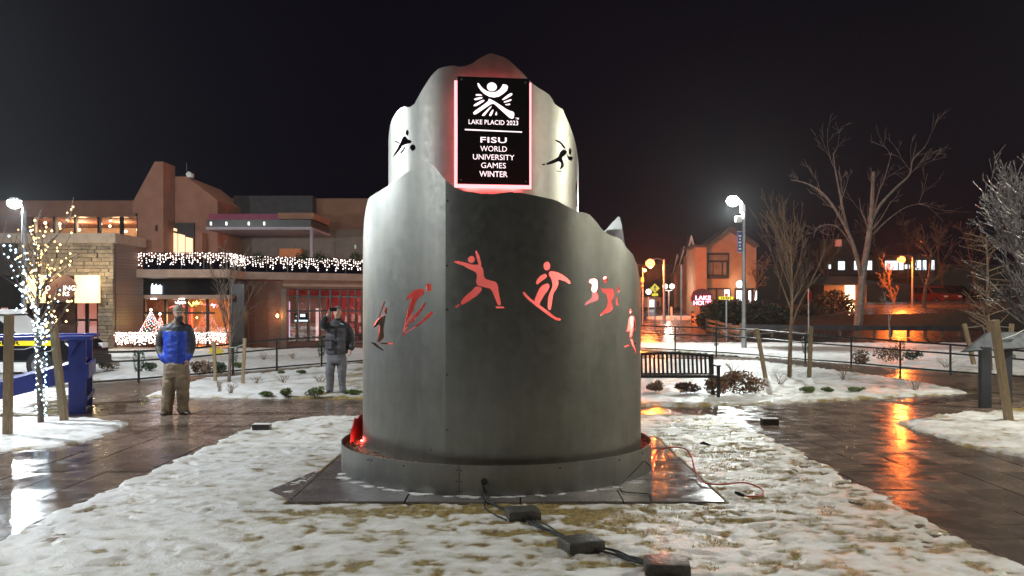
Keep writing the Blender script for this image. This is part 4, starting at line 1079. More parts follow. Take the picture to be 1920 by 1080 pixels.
# brick pier, dark pier, pilaster, bay window
bp('brick_pier', [(455, 527, 530, 655, 36.15, .5)], M['brick'])
bp('dark_pier', [(430, 528, 458, 655, 34.4, .5)], M['darktrim'])
bp('pilaster', [(527, 541, 537, 655, 36.0, .4)], M['browntrim'])
def YD(px):
    # where the column px meets the line pd-pe
    a, b = pd, pe; kx = (px-CX)/F; t = (kx*a.y-a.x)/((b.x-a.x)-kx*(b.y-a.y)); return a.y+t*(b.y-a.y)
z_top, z_sill = P(0, 542, YD(600)).z, P(0, 641, YD(600)).z
for px in (539, 558, 579, 600, 620, 638, 653, 667, 679, 690):
    Y = YD(px)+.35; x = (px-CX)/F*Y
    build('mullion', MB().box(x-.05, Y-.06, z_sill, x+.05, Y+.06, z_top), M['darktrim'], bld)
for zz in (z_top, P(0, 556, YD(600)).z, P(0, 583, YD(600)).z, z_sill):
    a = Vector(((537-CX)/F*(YD(537)+.35), YD(537)+.35, zz)); b = Vector(((700-CX)/F*(YD(700)+.35), YD(700)+.35, zz))
    build('transom', MB().beam(a, b, .09, .09), M['darktrim'], bld)
pxs = (539, 558, 579, 600, 620, 638, 653, 667, 679, 690)
for p0, p1 in zip(pxs, pxs[1:]):
    Y0, Y1 = YD(p0)+.36, YD(p1)+.36; a = Vector(((p0-CX)/F*Y0+.05, Y0, z_sill)); b = Vector(((p1-CX)/F*Y1-.05, Y1, z_sill))
    build('pane', MB().prism([a, b, b+Vector((0, 0, z_top-z_sill)), a+Vector((0, 0, z_top-z_sill))], (0, .015, 0)), M['glass'], bld)
build('bay_base', MB().prism([Vector((q.x, q.y+.25, -.6)) for q in (pd, pe)]+[Vector((q.x, q.y+.6, -.6)) for q in (pe, pd)], (0, 0, z_sill+.6)), M['brick'], bld)
br = bp('bar_room', [(520, 540, 720, 660, 44.0, .2), (500, 646, 730, 652, 39.2, 4.8), (500, 534, 720, 540, 39.2, 4.8)], M['intred'])
bp('dark_screen_wall', [(536, 556, 612, 650, 42.0, .15)], M['browntrim'], br)
for x0, y0, x1, y1 in ((646,592,654,608),(658,588,667,604),(671,590,680,606),(672,611,680,625),(656,614,668,632),(672,630,680,640),(646,612,653,628),(684,596,692,616)):
    f = bp('picture_frame', [(x0, y0, x1, y1, 43.6, .06)], M['darktrim'], br)
for x0, y0, x1, y1 in ((646,592,654,608),(658,588,667,604),(671,590,680,606),(672,611,680,625),(656,614,668,632)):
    bp('picture', [(x0+1, y0+1, x1-1, y1-1, 43.55, .03)], M['picture'], br)
tv = bp('wall_screen', [(552, 587, 579, 603, 40.2, .06)], M['darkglass'], br)
bp('screen_image', [(552.5, 600, 578.5, 602.5, 40.17, .02), (563, 589, 572, 594, 40.17, .02), (555, 592, 560, 594, 40.17, .02)], M['screen'], tv)
bp('lit_pillar', [(592, 578, 598, 640, 41.2, .1)], M['pinklit'], br); bp('lit_pillar', [(540, 565, 543, 632, 40.5, .1)], M['lavlit'], br)
bp('chair_back', [(547, 617, 556, 628, 40.6, .1)], M['intwarm'], br)
light('bar_room_glow', P(660, 585, BY(41.2)), 150, (1, .42, .38), .4, br)
light('bar_room_glow', P(640, 600, BY(41.5)), 45, (1, .38, .36), .4, br)
light('bar_room_glow', P(565, 575, BY(41)), 22, (.9, .6, .6), .3, br)
# wall lantern
ln = thing('wall_lantern', 'small glowing wall lantern on the brick pier', 'lantern', P(520, 592, BY(36)))
build('lantern_glass', MB().ball(P(520, 592, BY(35.95)), (.07, .06, .1), 10, 8), M['winwarm2'], ln, smooth=True)
build('bracket', MB().pbox(519, 584, 521, 588, BY(36), .2), M['darktrim'], ln)
light('lantern_glow', P(520, 592, BY(35.7)), 16, (1, .5, .15), .06, ln)
# low terrace wall, rail and lights in front
tw = thing('terrace_wall', 'low stone terrace wall carrying the lit lower railing', 'wall', (P(320, 655, BY(31)).x, BY(31), -.4))
build('wall_body', MB().pbox(213, 652, 432, 672, BY(31), .4), M['limestone'], tw)
tpl = [BP(216, 31.0), BP(430, 31.0)]
z1, z0 = P(0, 624, BY(31)).z, P(0, 652, BY(31)).z
build('handrail', MB().tube([Vector((q.x, q.y+.1, z1)) for q in tpl], .025, 6), M['blackmetal'], tw)
for q in along(tpl, 7): build('rail_post', MB().box(q.x-.02, q.y+.08, z0, q.x+.02, q.y+.12, z1), M['blackmetal'], tw)
curtain('light_curtain', 'dense white string lights left of the man in blue', [BP(217, 31), BP(303, 31)], z1-.02, z0+.02, 64, .038, [('bulb_white', 9), ('bulb_red', .6)], 2)
curtain('light_curtain', 'white string lights right of the man in blue', [BP(345, 31), BP(424, 31)], z1-.02, z0+.02, 46, .036, [('bulb_white', 1)], 3)
# Christmas trees on the terrace
def xmas(px, ytop, ybot, wpx, Y, label, cols, seed):
    base = P(px, ybot, BY(Y)); topz = P(px, ytop, BY(Y)).z; H_ = topz-base.z; rad = wpx*BY(Y)/F/2
    t = thing('christmas_tree', label, 'christmas tree', base); rr = random.Random(seed); mb = MB()
    for k in range(1500):
        h = rr.random()**1.3; a = rr.uniform(0, 6.283); r_ = rad*(1-h)*math.sqrt(rr.uniform(.3, 1)); c = base+Vector((r_*math.cos(a), r_*math.sin(a), h*H_))
        d = Vector((math.cos(a), math.sin(a), -.2))*.10; s_ = Vector((-math.sin(a), math.cos(a), rr.uniform(-.5, .5)))*.03
        mb.add([c-s_, c+s_, c+d], [(0, 1, 2)])
    build('needles', mb, M['evergreen'], t, recalc=False, kind='stuff')
    build('trunk', MB().tube([base-Vector((0, 0, .2)), base+Vector((0, 0, H_*.9))], [.05, .01], 6), M['bark'], t)
    mbs = [MB() for _ in cols]
    for k in range(170):
        h = (k+.5)/170; a = k*2.4; r_ = rad*(1-h)*1.03; mbs[rr.choices(range(len(cols)), [c[1] for c in cols])[0]].octa(base+Vector((r_*math.cos(a), r_*math.sin(a), h*H_)), .028)
    for mb_, c in zip(mbs, cols): build('bulbs', mb_, M[c[0]], t, recalc=False, kind='stuff')
    build('tree_star', MB().ball(base+Vector((0, 0, H_+.03)), .06, 8, 6), M['bulb_warm_s'], t)
xmas(283, 582, 630, 46, 31.8, 'lit Christmas tree with white and coloured bulbs by the brick flank', [('bulb_white', 5), ('bulb_red', 2), ('bulb_cool_s', 1)], 4)
xmas(300, 590, 628, 22, 32.6, 'smaller red-lit Christmas tree behind the larger one', [('bulb_red', 3), ('bulb_white', 1)], 5)
light('tree_glow', P(262, 600, BY(31.9)), 14, (.75, .8, .1), .04, bld)
for px, py, lb in ((398, 658, 'yellow star ornament left of the young tree'), (411, 659, 'yellow star ornament tilted beside the young tree')):
    c = P(px, py, 27.5); pts = [c+Vector((math.cos(a_)*r_, 0, math.sin(a_)*r_)) for k in range(10) for a_, r_ in [(math.pi/2+k*math.pi/5+px*.1, .17 if k % 2 == 0 else .075)]]
    tag(build('star_ornament', MB().prism(pts, (0, .05, 0)), M['starpaint']), lb, 'ornament', 'yellow stars')

# ------------------------------------------------------------------ street lamps
def lamp_post(px_head, py_head, px_pole, Y, power, color, label, radius=.16, arm=True, loc=None, group='white street lamps', zh=None, side=-1):
    if loc is None:
        h = P(px_head, py_head, Y); x = (px_pole-CX)/F*Y; zh = h.z; hx = h.x
    else:
        x, Y = loc; hx = x+side*.5
    g0 = terrain(x, Y)-.1
    t = thing('street_lamp', label, 'street lamp', (x, Y, g0), group)
    build('pole', MB().tube([(x, Y, g0), (x, Y, g0+.9), (x, Y, zh-.25)], [.12, .095, .075], 12), M['steelpost'], t, smooth=True)
    build('arm', MB().tube(spline([Vector((x, Y, zh-.3)), Vector((x+(hx-x)*.3, Y, zh+.05)), Vector((hx, Y, zh+.12))]), .03, 8), M['steelpost'], t, smooth=True)
    hd = build('lamp_head', MB().loft([[Vector((hx+rr*math.cos(a*math.pi/8), Y+rr*math.sin(a*math.pi/8), z)) for a in range(16)] for z, rr in ((zh+.1, .22), (zh+.16, .2), (zh+.22, .06))]), M['steelpost'], t, smooth=True)
    build('lamp_globe', MB().ball((hx, Y, zh+.03), (radius, radius, radius*.8), 16, 10), M['lamp_face'], t, smooth=True)
    light('lamp_light', (hx, Y, zh-.30), power, color, .08, t)
    return t, x, g0
lamp_post(27, 382, 45, 30, 1500, (.86, .95, 1), 'white street lamp behind the light-strung tree', .24)
lr_, lx, lg = lamp_post(1374, 378, 1395, 36, 2500, (.92, 1, .96), 'white street lamp with a blue banner on the right', .27)
Yl = 36
build('speaker_box', MB().pbox(1381, 405, 1392, 416, Yl-.2, .3), M['whitepaint'], lr_, bev=.03)
build('pole_cap', MB().pbox(1390, 384, 1397, 398, Yl-.1, .2), M['whitepaint'], lr_)
bn = build('banner', MB().pbox(1383, 435, 1393, 472, Yl-.02, .02), M['banner'], lr_)
for k in range(5): build('banner_mark', MB().pbox(1385+(k % 2), 441+k*6, 1390-(k % 2), 444+k*6, Yl-.03, .005), M['whitepaint'], bn)
build('banner_rod', MB().pbox(1383, 433.5, 1396, 435, Yl-.03, .04), M['steelpost'], lr_); build('banner_rod', MB().pbox(1383, 472, 1396, 473.5, Yl-.03, .04), M['steelpost'], lr_)
# two more of the same lamps stand either side of the plaza, out of the picture
lamp_post(0, 0, 0, 0, LPL, (.88, .95, 1), 'white street lamp beside the plaza left of the picture', .16, loc=(-11.2, 14.2), zh=6.2, side=1)
lamp_post(0, 0, 0, 0, LPR, (1, .95, .78), 'white street lamp beside the plaza right of the picture', .16, loc=(13.2, 13.5), zh=6.0, side=-1)
lamp_post(0, 0, 0, 0, 1000, (.92, .96, 1), 'white street lamp left of the viewer', .16, loc=(-13.0, 4.5), zh=6.0, side=1)
lamp_post(0, 0, 0, 0, 900, (1, .95, .8), 'white street lamp right of the viewer', .16, loc=(14.0, 4.5), zh=6.0, side=-1)
# sodium lamps
def sodium(px, py, Y, power, label, gz):
    h = P(px, py, Y); t = thing('sodium_lamp', label, 'street lamp', (h.x+.8, Y, gz), 'orange street lamps')
    build('pole', MB().tube([(h.x+.9, Y+.1, gz), (h.x+.9, Y+.1, h.z+.3)], [.11, .06], 10), M['steelpost'], t, smooth=True)
    build('arm', MB().tube(spline([Vector((h.x+.9, Y+.1, h.z+.2)), Vector((h.x+.5, Y, h.z+.34)), Vector((h.x, Y, h.z+.25))]), .03, 8), M['steelpost'], t, smooth=True)
    build('lamp_head', MB().obox((h.x, Y, h.z+.22), (.5, .25, .12)), M['steelpost'], t, bev=.03)
    build('lamp_globe', MB().ball((h.x, Y, h.z+.04), (.30, .28, .28), 14, 10), M['sodium'], t, smooth=True)
    light('lamp_light', (h.x, Y, h.z-.25), power, (1, .17, .022), .1, t)
sodium(1219, 495, 54, 5000, 'orange sodium street lamp above the climbing road', terrain(9, 54))
sodium(1690, 488, 64, 3800, 'orange sodium street lamp above the upper lane', 1.5)

# ------------------------------------------------------------------ right-hand street scene
HYd = 66.0
hs = thing('gabled_house', 'pale gabled lodge with three side gables glowing orange beside the road', 'building', (P(1340, 585, HYd).x, HYd, terrain(15, 66)))
zb_h = terrain(14, 62)-.3
def hp(name, x0, y0, x1, y1, Y, d, mat, parent=hs): return build(name, MB().pbox(x0, y0, x1, y1, Y, d), mat, parent)
Yf = 62
fw = build('front_wall', MB().prism([P(1304, 600, Yf), P(1418, 600, Yf), P(1418, 462, Yf), P(1372, 428, Yf), P(1328, 460, Yf), P(1304, 462, Yf)], (0, 3.2, 0)), M['housewall'], hs)
build('corner_bay', MB().prism([P(1304, 600, Yf-.8), P(1325, 600, Yf-.8), P(1325, 462, Yf-.8), P(1304, 460, Yf-.8)], (0, .79, 0)), M['housewall'], hs)
build('roof', MB().prism([P(1300, 463, Yf-1.4), P(1327, 463, Yf-1.4), P(1372, 428, Yf-1.4), P(1424, 462, Yf-1.4), P(1424, 458, Yf-1.4), P(1372, 423, Yf-1.4), P(1326, 458, Yf-1.4), P(1300, 459, Yf-1.4)], (0, 3.4, 0)), M['roofdark'], hs)
# side wall stepping back along the road with gables
for k, (x0, x1, Y0, yb, yt, yp) in enumerate(((1289, 1305, 66, 600, 480, 441), (1276, 1291, 69.5, 600, 496, 461), (1264, 1277, 74, 600, 512, 476))):
    sw = build('side_wall', MB().prism([P(x0, yb, Y0), P(x1+3, yb, Y0), P(x1+3, yt, Y0), P((x0+x1)/2+2, yp+4, Y0), P(x0, yt, Y0)], (0, 1.6, 0)), M['housewall'], hs)
    build('side_gable', MB().prism([P(x0-2, yt+1, Y0-.4), P(x0-1, yt-2, Y0-.4), P((x0+x1)/2, yp, Y0-.4), P(x1+3, yt+4, Y0-.4), P(x1+2, yt+8, Y0-.4), P((x0+x1)/2, yp+7, Y0-.4)], (0, .38, 0)), M['whitepaint'], sw)
    build('side_roof', MB().prism([P(x0-1, yt-1, Y0), P((x0+x1)/2, yp+1, Y0), P(x1+6, yt, Y0)], (0, 1.7, 0)), M['roofdark'], sw)
    hw = build('side_window', MB().pbox((x0+x1)/2-1, yt+22, (x0+x1)/2+3.5, yt+72, Y0-.08, .1), M['darkglass'], sw)
fw2 = build('front_window', MB().pbox(1326, 474, 1367, 522, Yf-.12, .15), M['darktrim'], hs)
for x0, y0, x1, y1 in ((1329, 478, 1365, 488), (1328, 492, 1336, 515), (1338, 492, 1353, 515), (1356, 492, 1362, 515)): build('pane', MB().pbox(x0, y0, x1, y1, Yf-.16, .05), M['housepane'], fw2)
build('window_box', MB().pbox(1330, 517, 1358, 522, Yf-.4, .3), M['roofdark'], hs)
gwn = build('ground_window', MB().pbox(1327, 540, 1370, 585, Yf-.1, .12), M['darktrim'], hs)
for x0, x1 in ((1329, 1342), (1345, 1356), (1358, 1368)): build('pane', MB().pbox(x0, 543, x1, 580, Yf-.14, .05), M['winwhite'] if x0 == 1358 else M['housepane'], gwn)
pw = build('porch', MB().pbox(1378, 540, 1420, 590, Yf-.1, .12), M['darktrim'], hs)
for x0, x1 in ((1381, 1394), (1404, 1408), (1414, 1419)): build('lit_pane', MB().pbox(x0, 545, x1, 582, Yf-.14, .04), M['winwhite2'], pw)
build('porch_lamp', MB().ball(P(1387, 533, Yf-.5), .26, 12, 8), M['globe'], hs, smooth=True)
light('porch_glow', P(1387, 533, Yf-1.2), 45, (1, .5, .14), .2, hs)
def TG(px, Y): x = (px-CX)/F*Y; return Vector((x, Y, terrain(x, Y)-.06))
# oval neon sign
os_ = thing('oval_neon_sign', 'dark red oval sign with glowing pink lettering half hidden by the hedge', 'sign', P(1312, 566, 52))
build('sign_board', MB().prism([P(x, y, 52) for x, y in ell(1316, 558, 20, 17, 24)], (0, .25, 0)), M['signred2'], os_)
def rtext(body, px, py, wd, ht, Y, mat, parent, bold=.02):
    o = P(px, py, Y); k = Y/F
    m4 = Matrix(((1, 0, 0, o.x), (0, 0, -1, o.y), (0, 1, 0, o.z), (0, 0, 0, 1)))
    return build('lettering', text_mb(body, wd*k, ht*k, bold, mat4=m4), mat, parent, recalc=False)
rtext('LAKE', 1318.5, 558.5, 29, 8, 51.95, M['neonpink'], os_); rtext('HOUSE', 1318, 568, 35, 8, 51.95, M['neonpink'], os_)
build('sign_post', MB().pbox(1313, 574, 1316, 604, 52, .15), M['darktrim'], os_)
# hedge (rough leafy mass)
def leafmass(name, label, cat, blobs, n, ls, mat, seed, stems=True, group=None, base=None):
    rr = random.Random(seed); mb = MB(); c0 = blobs[0][0]
    t = thing(name, label, cat, base or (c0.x, c0.y, max(terrain(c0.x, c0.y), c0.z-blobs[0][1].z)), group)
    tot = sum(b[1].x*b[1].y*b[1].z for b in blobs)
    for c, r_ in blobs:
        for k in range(int(n*r_.x*r_.y*r_.z/tot)):
            d = Vector((rr.gauss(0, 1), rr.gauss(0, 1), rr.gauss(0, 1))).normalized()*rr.uniform(.35, 1)**.6
            p = c+Vector((d.x*r_.x, d.y*r_.y, d.z*r_.z)); u = Vector((rr.gauss(0, 1), rr.gauss(0, 1), rr.gauss(0, 1))).normalized(); v_ = u.orthogonal().normalized()
            s_ = ls*rr.uniform(.6, 1.4); mb.add([p-u*s_, p+v_*s_*.55, p+u*s_, p-v_*s_*.55], [(0, 1, 2, 3)])
    build('foliage', mb, mat, t, recalc=False, kind='stuff')
    if stems:
        ms = MB()
        for k in range(7):
            c, r_ = rr.choice(blobs); q = Vector((c.x+rr.uniform(-.3, .3)*r_.x, c.y, c.z-r_.z)); e = c+Vector((rr.uniform(-.8, .8)*r_.x, rr.uniform(-.5, .5)*r_.y, rr.uniform(.2, .9)*r_.z))
            ms.tube([q, q.lerp(e, .5)+Vector((0, 0, .05)), e], [.012*r_.z*2, .008*r_.z*2, .004], 4)
        build('stems', ms, M['bark'], t, kind='stuff')
    return t
V3 = lambda *a: Vector(a)
bl = [(P(1345, 588, 50), V3(1.0, 1, .85)), (P(1375, 588, 50), V3(1.1, 1, .9)), (P(1410, 590, 50), V3(1.2, 1, .85)), (P(1450, 592, 50), V3(1.2, 1, .75)), (P(1330, 600, 49.5), V3(.8, .8, .6))]
leafmass('hedge', 'dark clipped hedge in front of the gabled lodge', 'hedge', bl, 9000, .11, M['hedge'], 1)
for px, py, Y, rx, rz, lb in ((1298, 560, 75, 1.3, 1.1, 'rounded shrub at the foot of the lodge beside the road'), (1247, 590, 72, 1.1, .8, 'dark shrub below the twin-globe lamp'), (1280, 592, 70, 1.2, .75, 'low shrub between the lamp and the lodge'), (1560, 575, 60, 1.6, 1.2, 'dark rounded shrub left of the lit doorway'), (1520, 595, 56, 1.6, .8, 'dark shrub on the planted bank behind the young tree')):
    leafmass('shrub', lb, 'shrub', [(P(px, py, Y), V3(rx, rx*.8, rz))], 1500, .13, M['hedge'], px, group='dark shrubs by the road')
# twin globe lamp
tg = thing('twin_globe_lamp', 'post lamp with two white globes beside the road', 'street lamp', TG(1254, 64))
for px in (1247, 1260):
    build('globe', MB().ball(P(px, 537, 64), .19, 14, 10), M['globe'], tg, smooth=True)
build('crossbar', MB().tube([P(1247, 545, 64), P(1260, 545, 64)], .04, 6), M['steelpost'], tg)
build('post', MB().tube([TG(1254, 64), P(1254, 545, 64)], .06, 8), M['steelpost'], tg)
light('globe_glow', P(1254, 536, 63.4), 160, (1, .88, .74), .2, tg)
# crossing sign, back plate, signal pole
cs = thing('pedestrian_sign', 'yellow diamond pedestrian crossing sign with a plate below', 'sign', TG(1228, 50))
build('diamond', MB().prism([P(1228, 531.5, 50), P(1237, 540.5, 50), P(1228, 549.5, 50), P(1219, 540.5, 50)], (0, .03, 0)), M['yellowsign'], cs)
build('plate', MB().pbox(1222, 549.8, 1234, 555, 50, .03), M['yellowsign'], cs)
build('post', MB().tube([TG(1228, 50.1), P(1228, 532, 50.1)], .04, 6), M['steelpost'], cs)
fg = [(1227,535),(1229,535),(1229.5,537),(1231,540),(1230,540.5),(1229,539),(1229,541.5),(1231,546),(1229.8,546.3),(1228,542.5),(1226.3,546),(1225,545.6),(1227,541),(1227,538.8),(1226,540.6),(1225.2,540),(1226.8,537)]
build('walking_figure', MB().add([P(x, y, 49.98) for x, y in fg], [tuple(range(len(fg)))]), M['blackpaint'], cs)
sp = thing('signal_pole', 'thin pole with small boxes left of the yellow sign', 'pole', P(1205, 600, 55))
build('pole', MB().tube([TG(1205, 55), P(1205, 502, 55)], .05, 6), M['steelpost'], sp)
build('box', MB().pbox(1202, 520, 1207.5, 529, 54.9, .2), M['stucco'], sp); build('box', MB().pbox(1202.5, 535, 1207, 538, 54.9, .2), M['stucco'], sp)
build('camera_dome', MB().ball(P(1209, 507, 54.8), .09, 10, 8), M['globe'], sp, smooth=True)
gl = thing('globe_lamp', 'single bright round lamp left of the yellow sign', 'street lamp', P(1216, 600, 60))
build('globe', MB().ball(P(1216, 547, 60), .19, 14, 10), M['globe'], gl, smooth=True); build('post', MB().tube([TG(1216, 60), P(1216, 556, 60)], .05, 6), M['steelpost'], gl)
shp = thing('roadside_building', 'low orange-lit shopfront at the top of the road', 'building', P(1220, 582, 72))
build('wall', MB().pbox(1195, 557, 1240, 584, 72, 3), M['housewall'], shp); build('window', MB().pbox(1215, 562, 1228, 577, 71.9, .1), M['winwhite'], shp); build('base', MB().pbox(1190, 576, 1250, 590, 71.3, .5), M['roofdark'], shp)
build('door', MB().pbox(1231, 565, 1236, 580, 71.9, .1), M['darktrim'], shp)
# white bollard, thin road pole, traffic cone
tag(build('bollard', MB().tube([TG(1259, 58), TG(1259, 58)+Vector((0, 0, .95))], .07, 8), M['whitepaint'], smooth=True), 'white bollard post beside the road', 'bollard')
tag(build('road_pole', MB().tube([TG(1277, 46), P(1277, 497, 46)], .035, 6), M['steelpost']), 'tall thin pole in front of the lodge', 'pole')
tag(build('snow_island', MB().loft([[TG(1264, 60)+Vector((math.cos(a)*2.0*k, math.sin(a)*1.2*k, z)) for a in [2*math.pi*i/20 for i in range(20)]] for k, z in ((1, -.1), (.95, .12), (.5, .2))]), M['snowbed'], smooth=True), 'snow-covered traffic island on the road', 'traffic island')
# street name sign
ss = thing('street_name_sign', 'small yellow street name blade on a pole before the hedge', 'sign', P(1362, 625, 44))
build('pole', MB().tube([TG(1362, 44), P(1362, 553, 44)], .05, 8), M['steelpost'], ss); build('blade', MB().pbox(1348, 556, 1375, 561.5, 43.9, .04), M['yellowsign'], ss); build('cross_blade', MB().obox(P(1362, 553, 43.9), (.04, .5, .15)), M['orangecone'], ss)
for k in range(6): build('blade_letter', MB().pbox(1352+k*3.2, 557.5, 1354+k*3.2, 560, 43.88, .01), M['blackpaint'], ss)
# split-rail fence
rf = thing('rail_fence', 'weathered split-rail wooden fence running up the roadside', 'fence', P(1300, 610, 46))
fp = [(1298, 584, 610, 53), (1311, 590, 614, 51), (1326, 596, 619, 49), (1345, 600, 624, 47), (1369, 606, 632, 45), (1390, 606, 641, 43)]
for px, y0, y1, Y in fp: build('post', MB().obox((P(px, y0, Y)+P(px, y1, Y))/2, (.16, .16, (y1-y0)*Y/F)), M['bark'], rf)
for (a, b) in zip(fp, fp[1:]):
    for f in (.2, .55, .88):
        build('rail', MB().beam(P(a[0], a[1]+(a[2]-a[1])*f, a[3]-.06), P(b[0], b[1]+(b[2]-b[1])*f, b[3]-.06), .07, .13), M['fencewood'], rf)
gr_ = thing('guard_rail', 'low dark guard rail along the lower road', 'guard rail', P(1580, 622, 46))
for px in range(1415, 1800, 32): build('post', MB().obox(P(px, 622, 46), (.12, .12, .6)), M['bark'], gr_)
build('rail', MB().beam(P(1392, 613, 45.9), P(1800, 616, 45.9), .06, .26), M['steeldark'], gr_)
# far lit hall and house on the hill
hall = thing('long_hall', 'long far hall with a row of white-lit windows on the hill', 'building', P(1650, 510, 110))
build('wall', MB().pbox(1548, 478, 1760, 516, 110, 8), M['roofdark'], hall)
rr = random.Random(8)
for x0, x1, y0 in ((1552, 1558, 496), (1572, 1584, 490), (1602, 1612, 489), (1626, 1635, 489), (1660, 1671, 489), (1672, 1683, 489), (1686, 1694, 492), (1697, 1706, 496), (1717, 1727, 488), (1731, 1737, 488), (1746, 1752, 488)):
    build('lit_window', MB().pbox(x0, y0, x1, 506-(y0 > 494)*2, 109.9, .08), M['winwhite'], hall)
hh = thing('hill_house', 'small dark house with a glowing doorway left of the big bare tree', 'building', P(1590, 575, 72))
build('wall', MB().pbox(1545, 533, 1625, 582, 72, 5), M['stucco_brown'], hh); build('doorway', MB().pbox(1585, 535, 1603, 562, 71.9, .1), M['winwarm'], hh)
build('roof', MB().prism([P(1540, 534, 71.5), P(1630, 534, 71.5), P(1612, 518, 73), P(1556, 518, 73)], (0, 5, 0)), M['roofdark'], hh)
light('doorway_glow', P(1594, 552, 70.5), 160, (1, .6, .25), .2, hh)
ur = thing('upper_house', 'dim house with one reddish window high in the trees', 'building', P(1560, 480, 95))
build('wall', MB().pbox(1545, 448, 1600, 480, 95, 5), M['roofdark'], ur); build('window', MB().pbox(1566, 449, 1578, 462, 94.9, .1), M['neonred_dim'], ur)
# stop sign seen from behind and red bits
stp = thing('stop_sign', 'red stop sign on a pole seen edge on behind the young tree', 'sign', P(1517, 640, 44))
build('pole', MB().tube([TG(1516, 44), P(1516, 537, 44)], .04, 6), M['steelpost'], stp)
build('plate', MB().prism([P(1519.5+3.2*math.cos(a), 555+11*math.sin(a), 43.8+.3*math.cos(a)) for a in [math.pi/8+k*math.pi/4 for k in range(8)]], (0, .04, 0)), M['redpaint'], stp)
#PART4
# ------------------------------------------------------------------ fences of black tube
def pipe_fence(posts, label, top=.0):
    """posts: (px, y_top, y_foot) on the level ground"""
    base = G(posts[len(posts)//2][0], posts[len(posts)//2][2])
    t = thing('pipe_fence', label, 'fence', base)
    W_ = []
    for px, y0, y1 in posts:
        b = G(px, y1); k = b.y/F; h = (y1-y0)*k; W_.append((b, h))
        build('post', MB().tube([b-Vector((0, 0, .08)), b+Vector((0, 0, h))], .030, 8), M['blackmetal'], t, smooth=True)
    for (a, ha), (b, hb) in zip(W_, W_[1:]):
        for f in (1.0, .70, .10):
            build('rail', MB().tube([a+Vector((0, 0, ha*f)), b+Vector((0, 0, hb*f))], .026 if f == 1.0 else .022, 8), M['blackmetal'], t, smooth=True)
    return W_
WL = pipe_fence([(165, 661, 723), (260, 659, 716), (352, 654, 708), (437, 645, 701), (519, 637, 694), (603, 632, 687), (684, 628, 681)], 'black pipe fence behind the two men on the left')
WR = pipe_fence([(1185, 610, 656), (1266, 613, 660), (1343, 615, 665), (1426, 619, 671), (1510, 627, 679), (1596, 633, 685), (1688, 640, 694), (1782, 646, 702), (1884, 655, 709), (1990, 664, 718)], 'black pipe fence crossing behind the bench on the right')
for (b, h), lb in ((WL[1], 'dark green evergreen swag tied to the left fence'), (WL[3], 'evergreen swag on the fence behind the young left tree'), (WL[5], 'evergreen swag on the fence post at the photographer'), (WR[2], 'evergreen swag on the fence post above the bench'), (WR[4], 'evergreen swag on the fence by the staked tree'), (WR[6], 'evergreen swag on the fence among the russet shrubs')):
    mb = MB(); rr = random.Random(int(b.x*100))
    for k in range(500):
        z = rr.uniform(.35, 1.05)*h; r_ = .13*(1-abs(z/h-.8)); a = rr.uniform(0, 6.28); c = b+Vector((math.cos(a)*r_, math.sin(a)*r_, z)); u = Vector((rr.gauss(0, 1), rr.gauss(0, 1), rr.gauss(0, 1))).normalized()*.03
        mb.add([c-u*.4, c+u.orthogonal()*.35, c+u*1.6-Vector((0, 0, .02))], [(0, 1, 2)])
    tag(build('evergreen_swag', mb, M['evergreen'], recalc=False), lb, 'garland', 'swags on the fences')

# ------------------------------------------------------------------ bare trees
def grow(mbs, tips, start, d, length, r0, level, rr, prm):
    n = 5 if level < 2 else 4
    pts = [start]; dd = d.normalized(); seg = length/n
    for i in range(n):
        dd = (dd + Vector((rr.gauss(0, 1), rr.gauss(0, 1), rr.gauss(0, 1)))*prm['wob'] + Vector((0, 0, prm['up']))).normalized()
        pts.append(pts[-1]+dd*seg)
    rs_ = [max(r0*(1-.75*i/n), prm['rmin']) for i in range(n+1)]
    mbs[min(level, 1)].tube(pts, rs_, 7 if level == 0 else (5 if level == 1 else 3), cap=level < 2)
    tips.append((level, pts))
    if level >= prm['levels']: return
    nb = prm['nb'][min(level, len(prm['nb'])-1)]
    for k in range(nb):
        t = rr.uniform(prm['from'] if level == 0 else .15, 1); i = min(n-1, int(t*n)); p = pts[i].lerp(pts[i+1], t*n-i)
        a = (pts[i+1]-pts[i]).normalized(); o = a.orthogonal().normalized(); o = Matrix.Rotation(rr.uniform(0, 6.283), 3, a) @ o
        sp_ = prm['spread']*rr.uniform(.6, 1.3)
        grow(mbs, tips, p, a*math.cos(sp_)+o*math.sin(sp_), length*prm['ratio']*rr.uniform(.6, 1.15)*(1.15-.45*t), max(rs_[i]*.55, prm['rmin']), level+1, rr, prm)
def bare_tree(label, base, H_, r0, seed, prm, mat, mat2=None, cat='tree', group=None, lean=(0, 0), name='bare_tree'):
    t = thing(name, label, cat, base, group); mbs = [MB(), MB()]; tips = []
    grow(mbs, tips, Vector(base)-Vector((0, 0, .05)), Vector((lean[0], lean[1], 1)), H_, r0, 0, random.Random(seed), prm)
    build('trunk', mbs[0], mat, t, smooth=True); 
    if mbs[1].v: build('branches', mbs[1], mat2 or mat, t, smooth=True)
    return t, tips
vase = dict(wob=.05, up=.06, rmin=.004, levels=3, nb=(12, 5, 3), spread=.42, ratio=.55, **{'from': .30})
def stake(p0, p1, label, r_=.035):
    mb = MB().beam(p0, p1, r_*2, r_*2, up=(0, 1, 0)); o = build('tree_stake', mb, M['wood_stake'], bev=.006); tag(o, label, 'stake', 'tree stakes'); return o
def tie(a, b, label):
    m_ = (a+b)/2-Vector((0, 0, .03)); tag(build('tree_tie', MB().tube([a, m_, b], .007, 5), M['tiewire']), label, 'tie wire', 'tree ties')
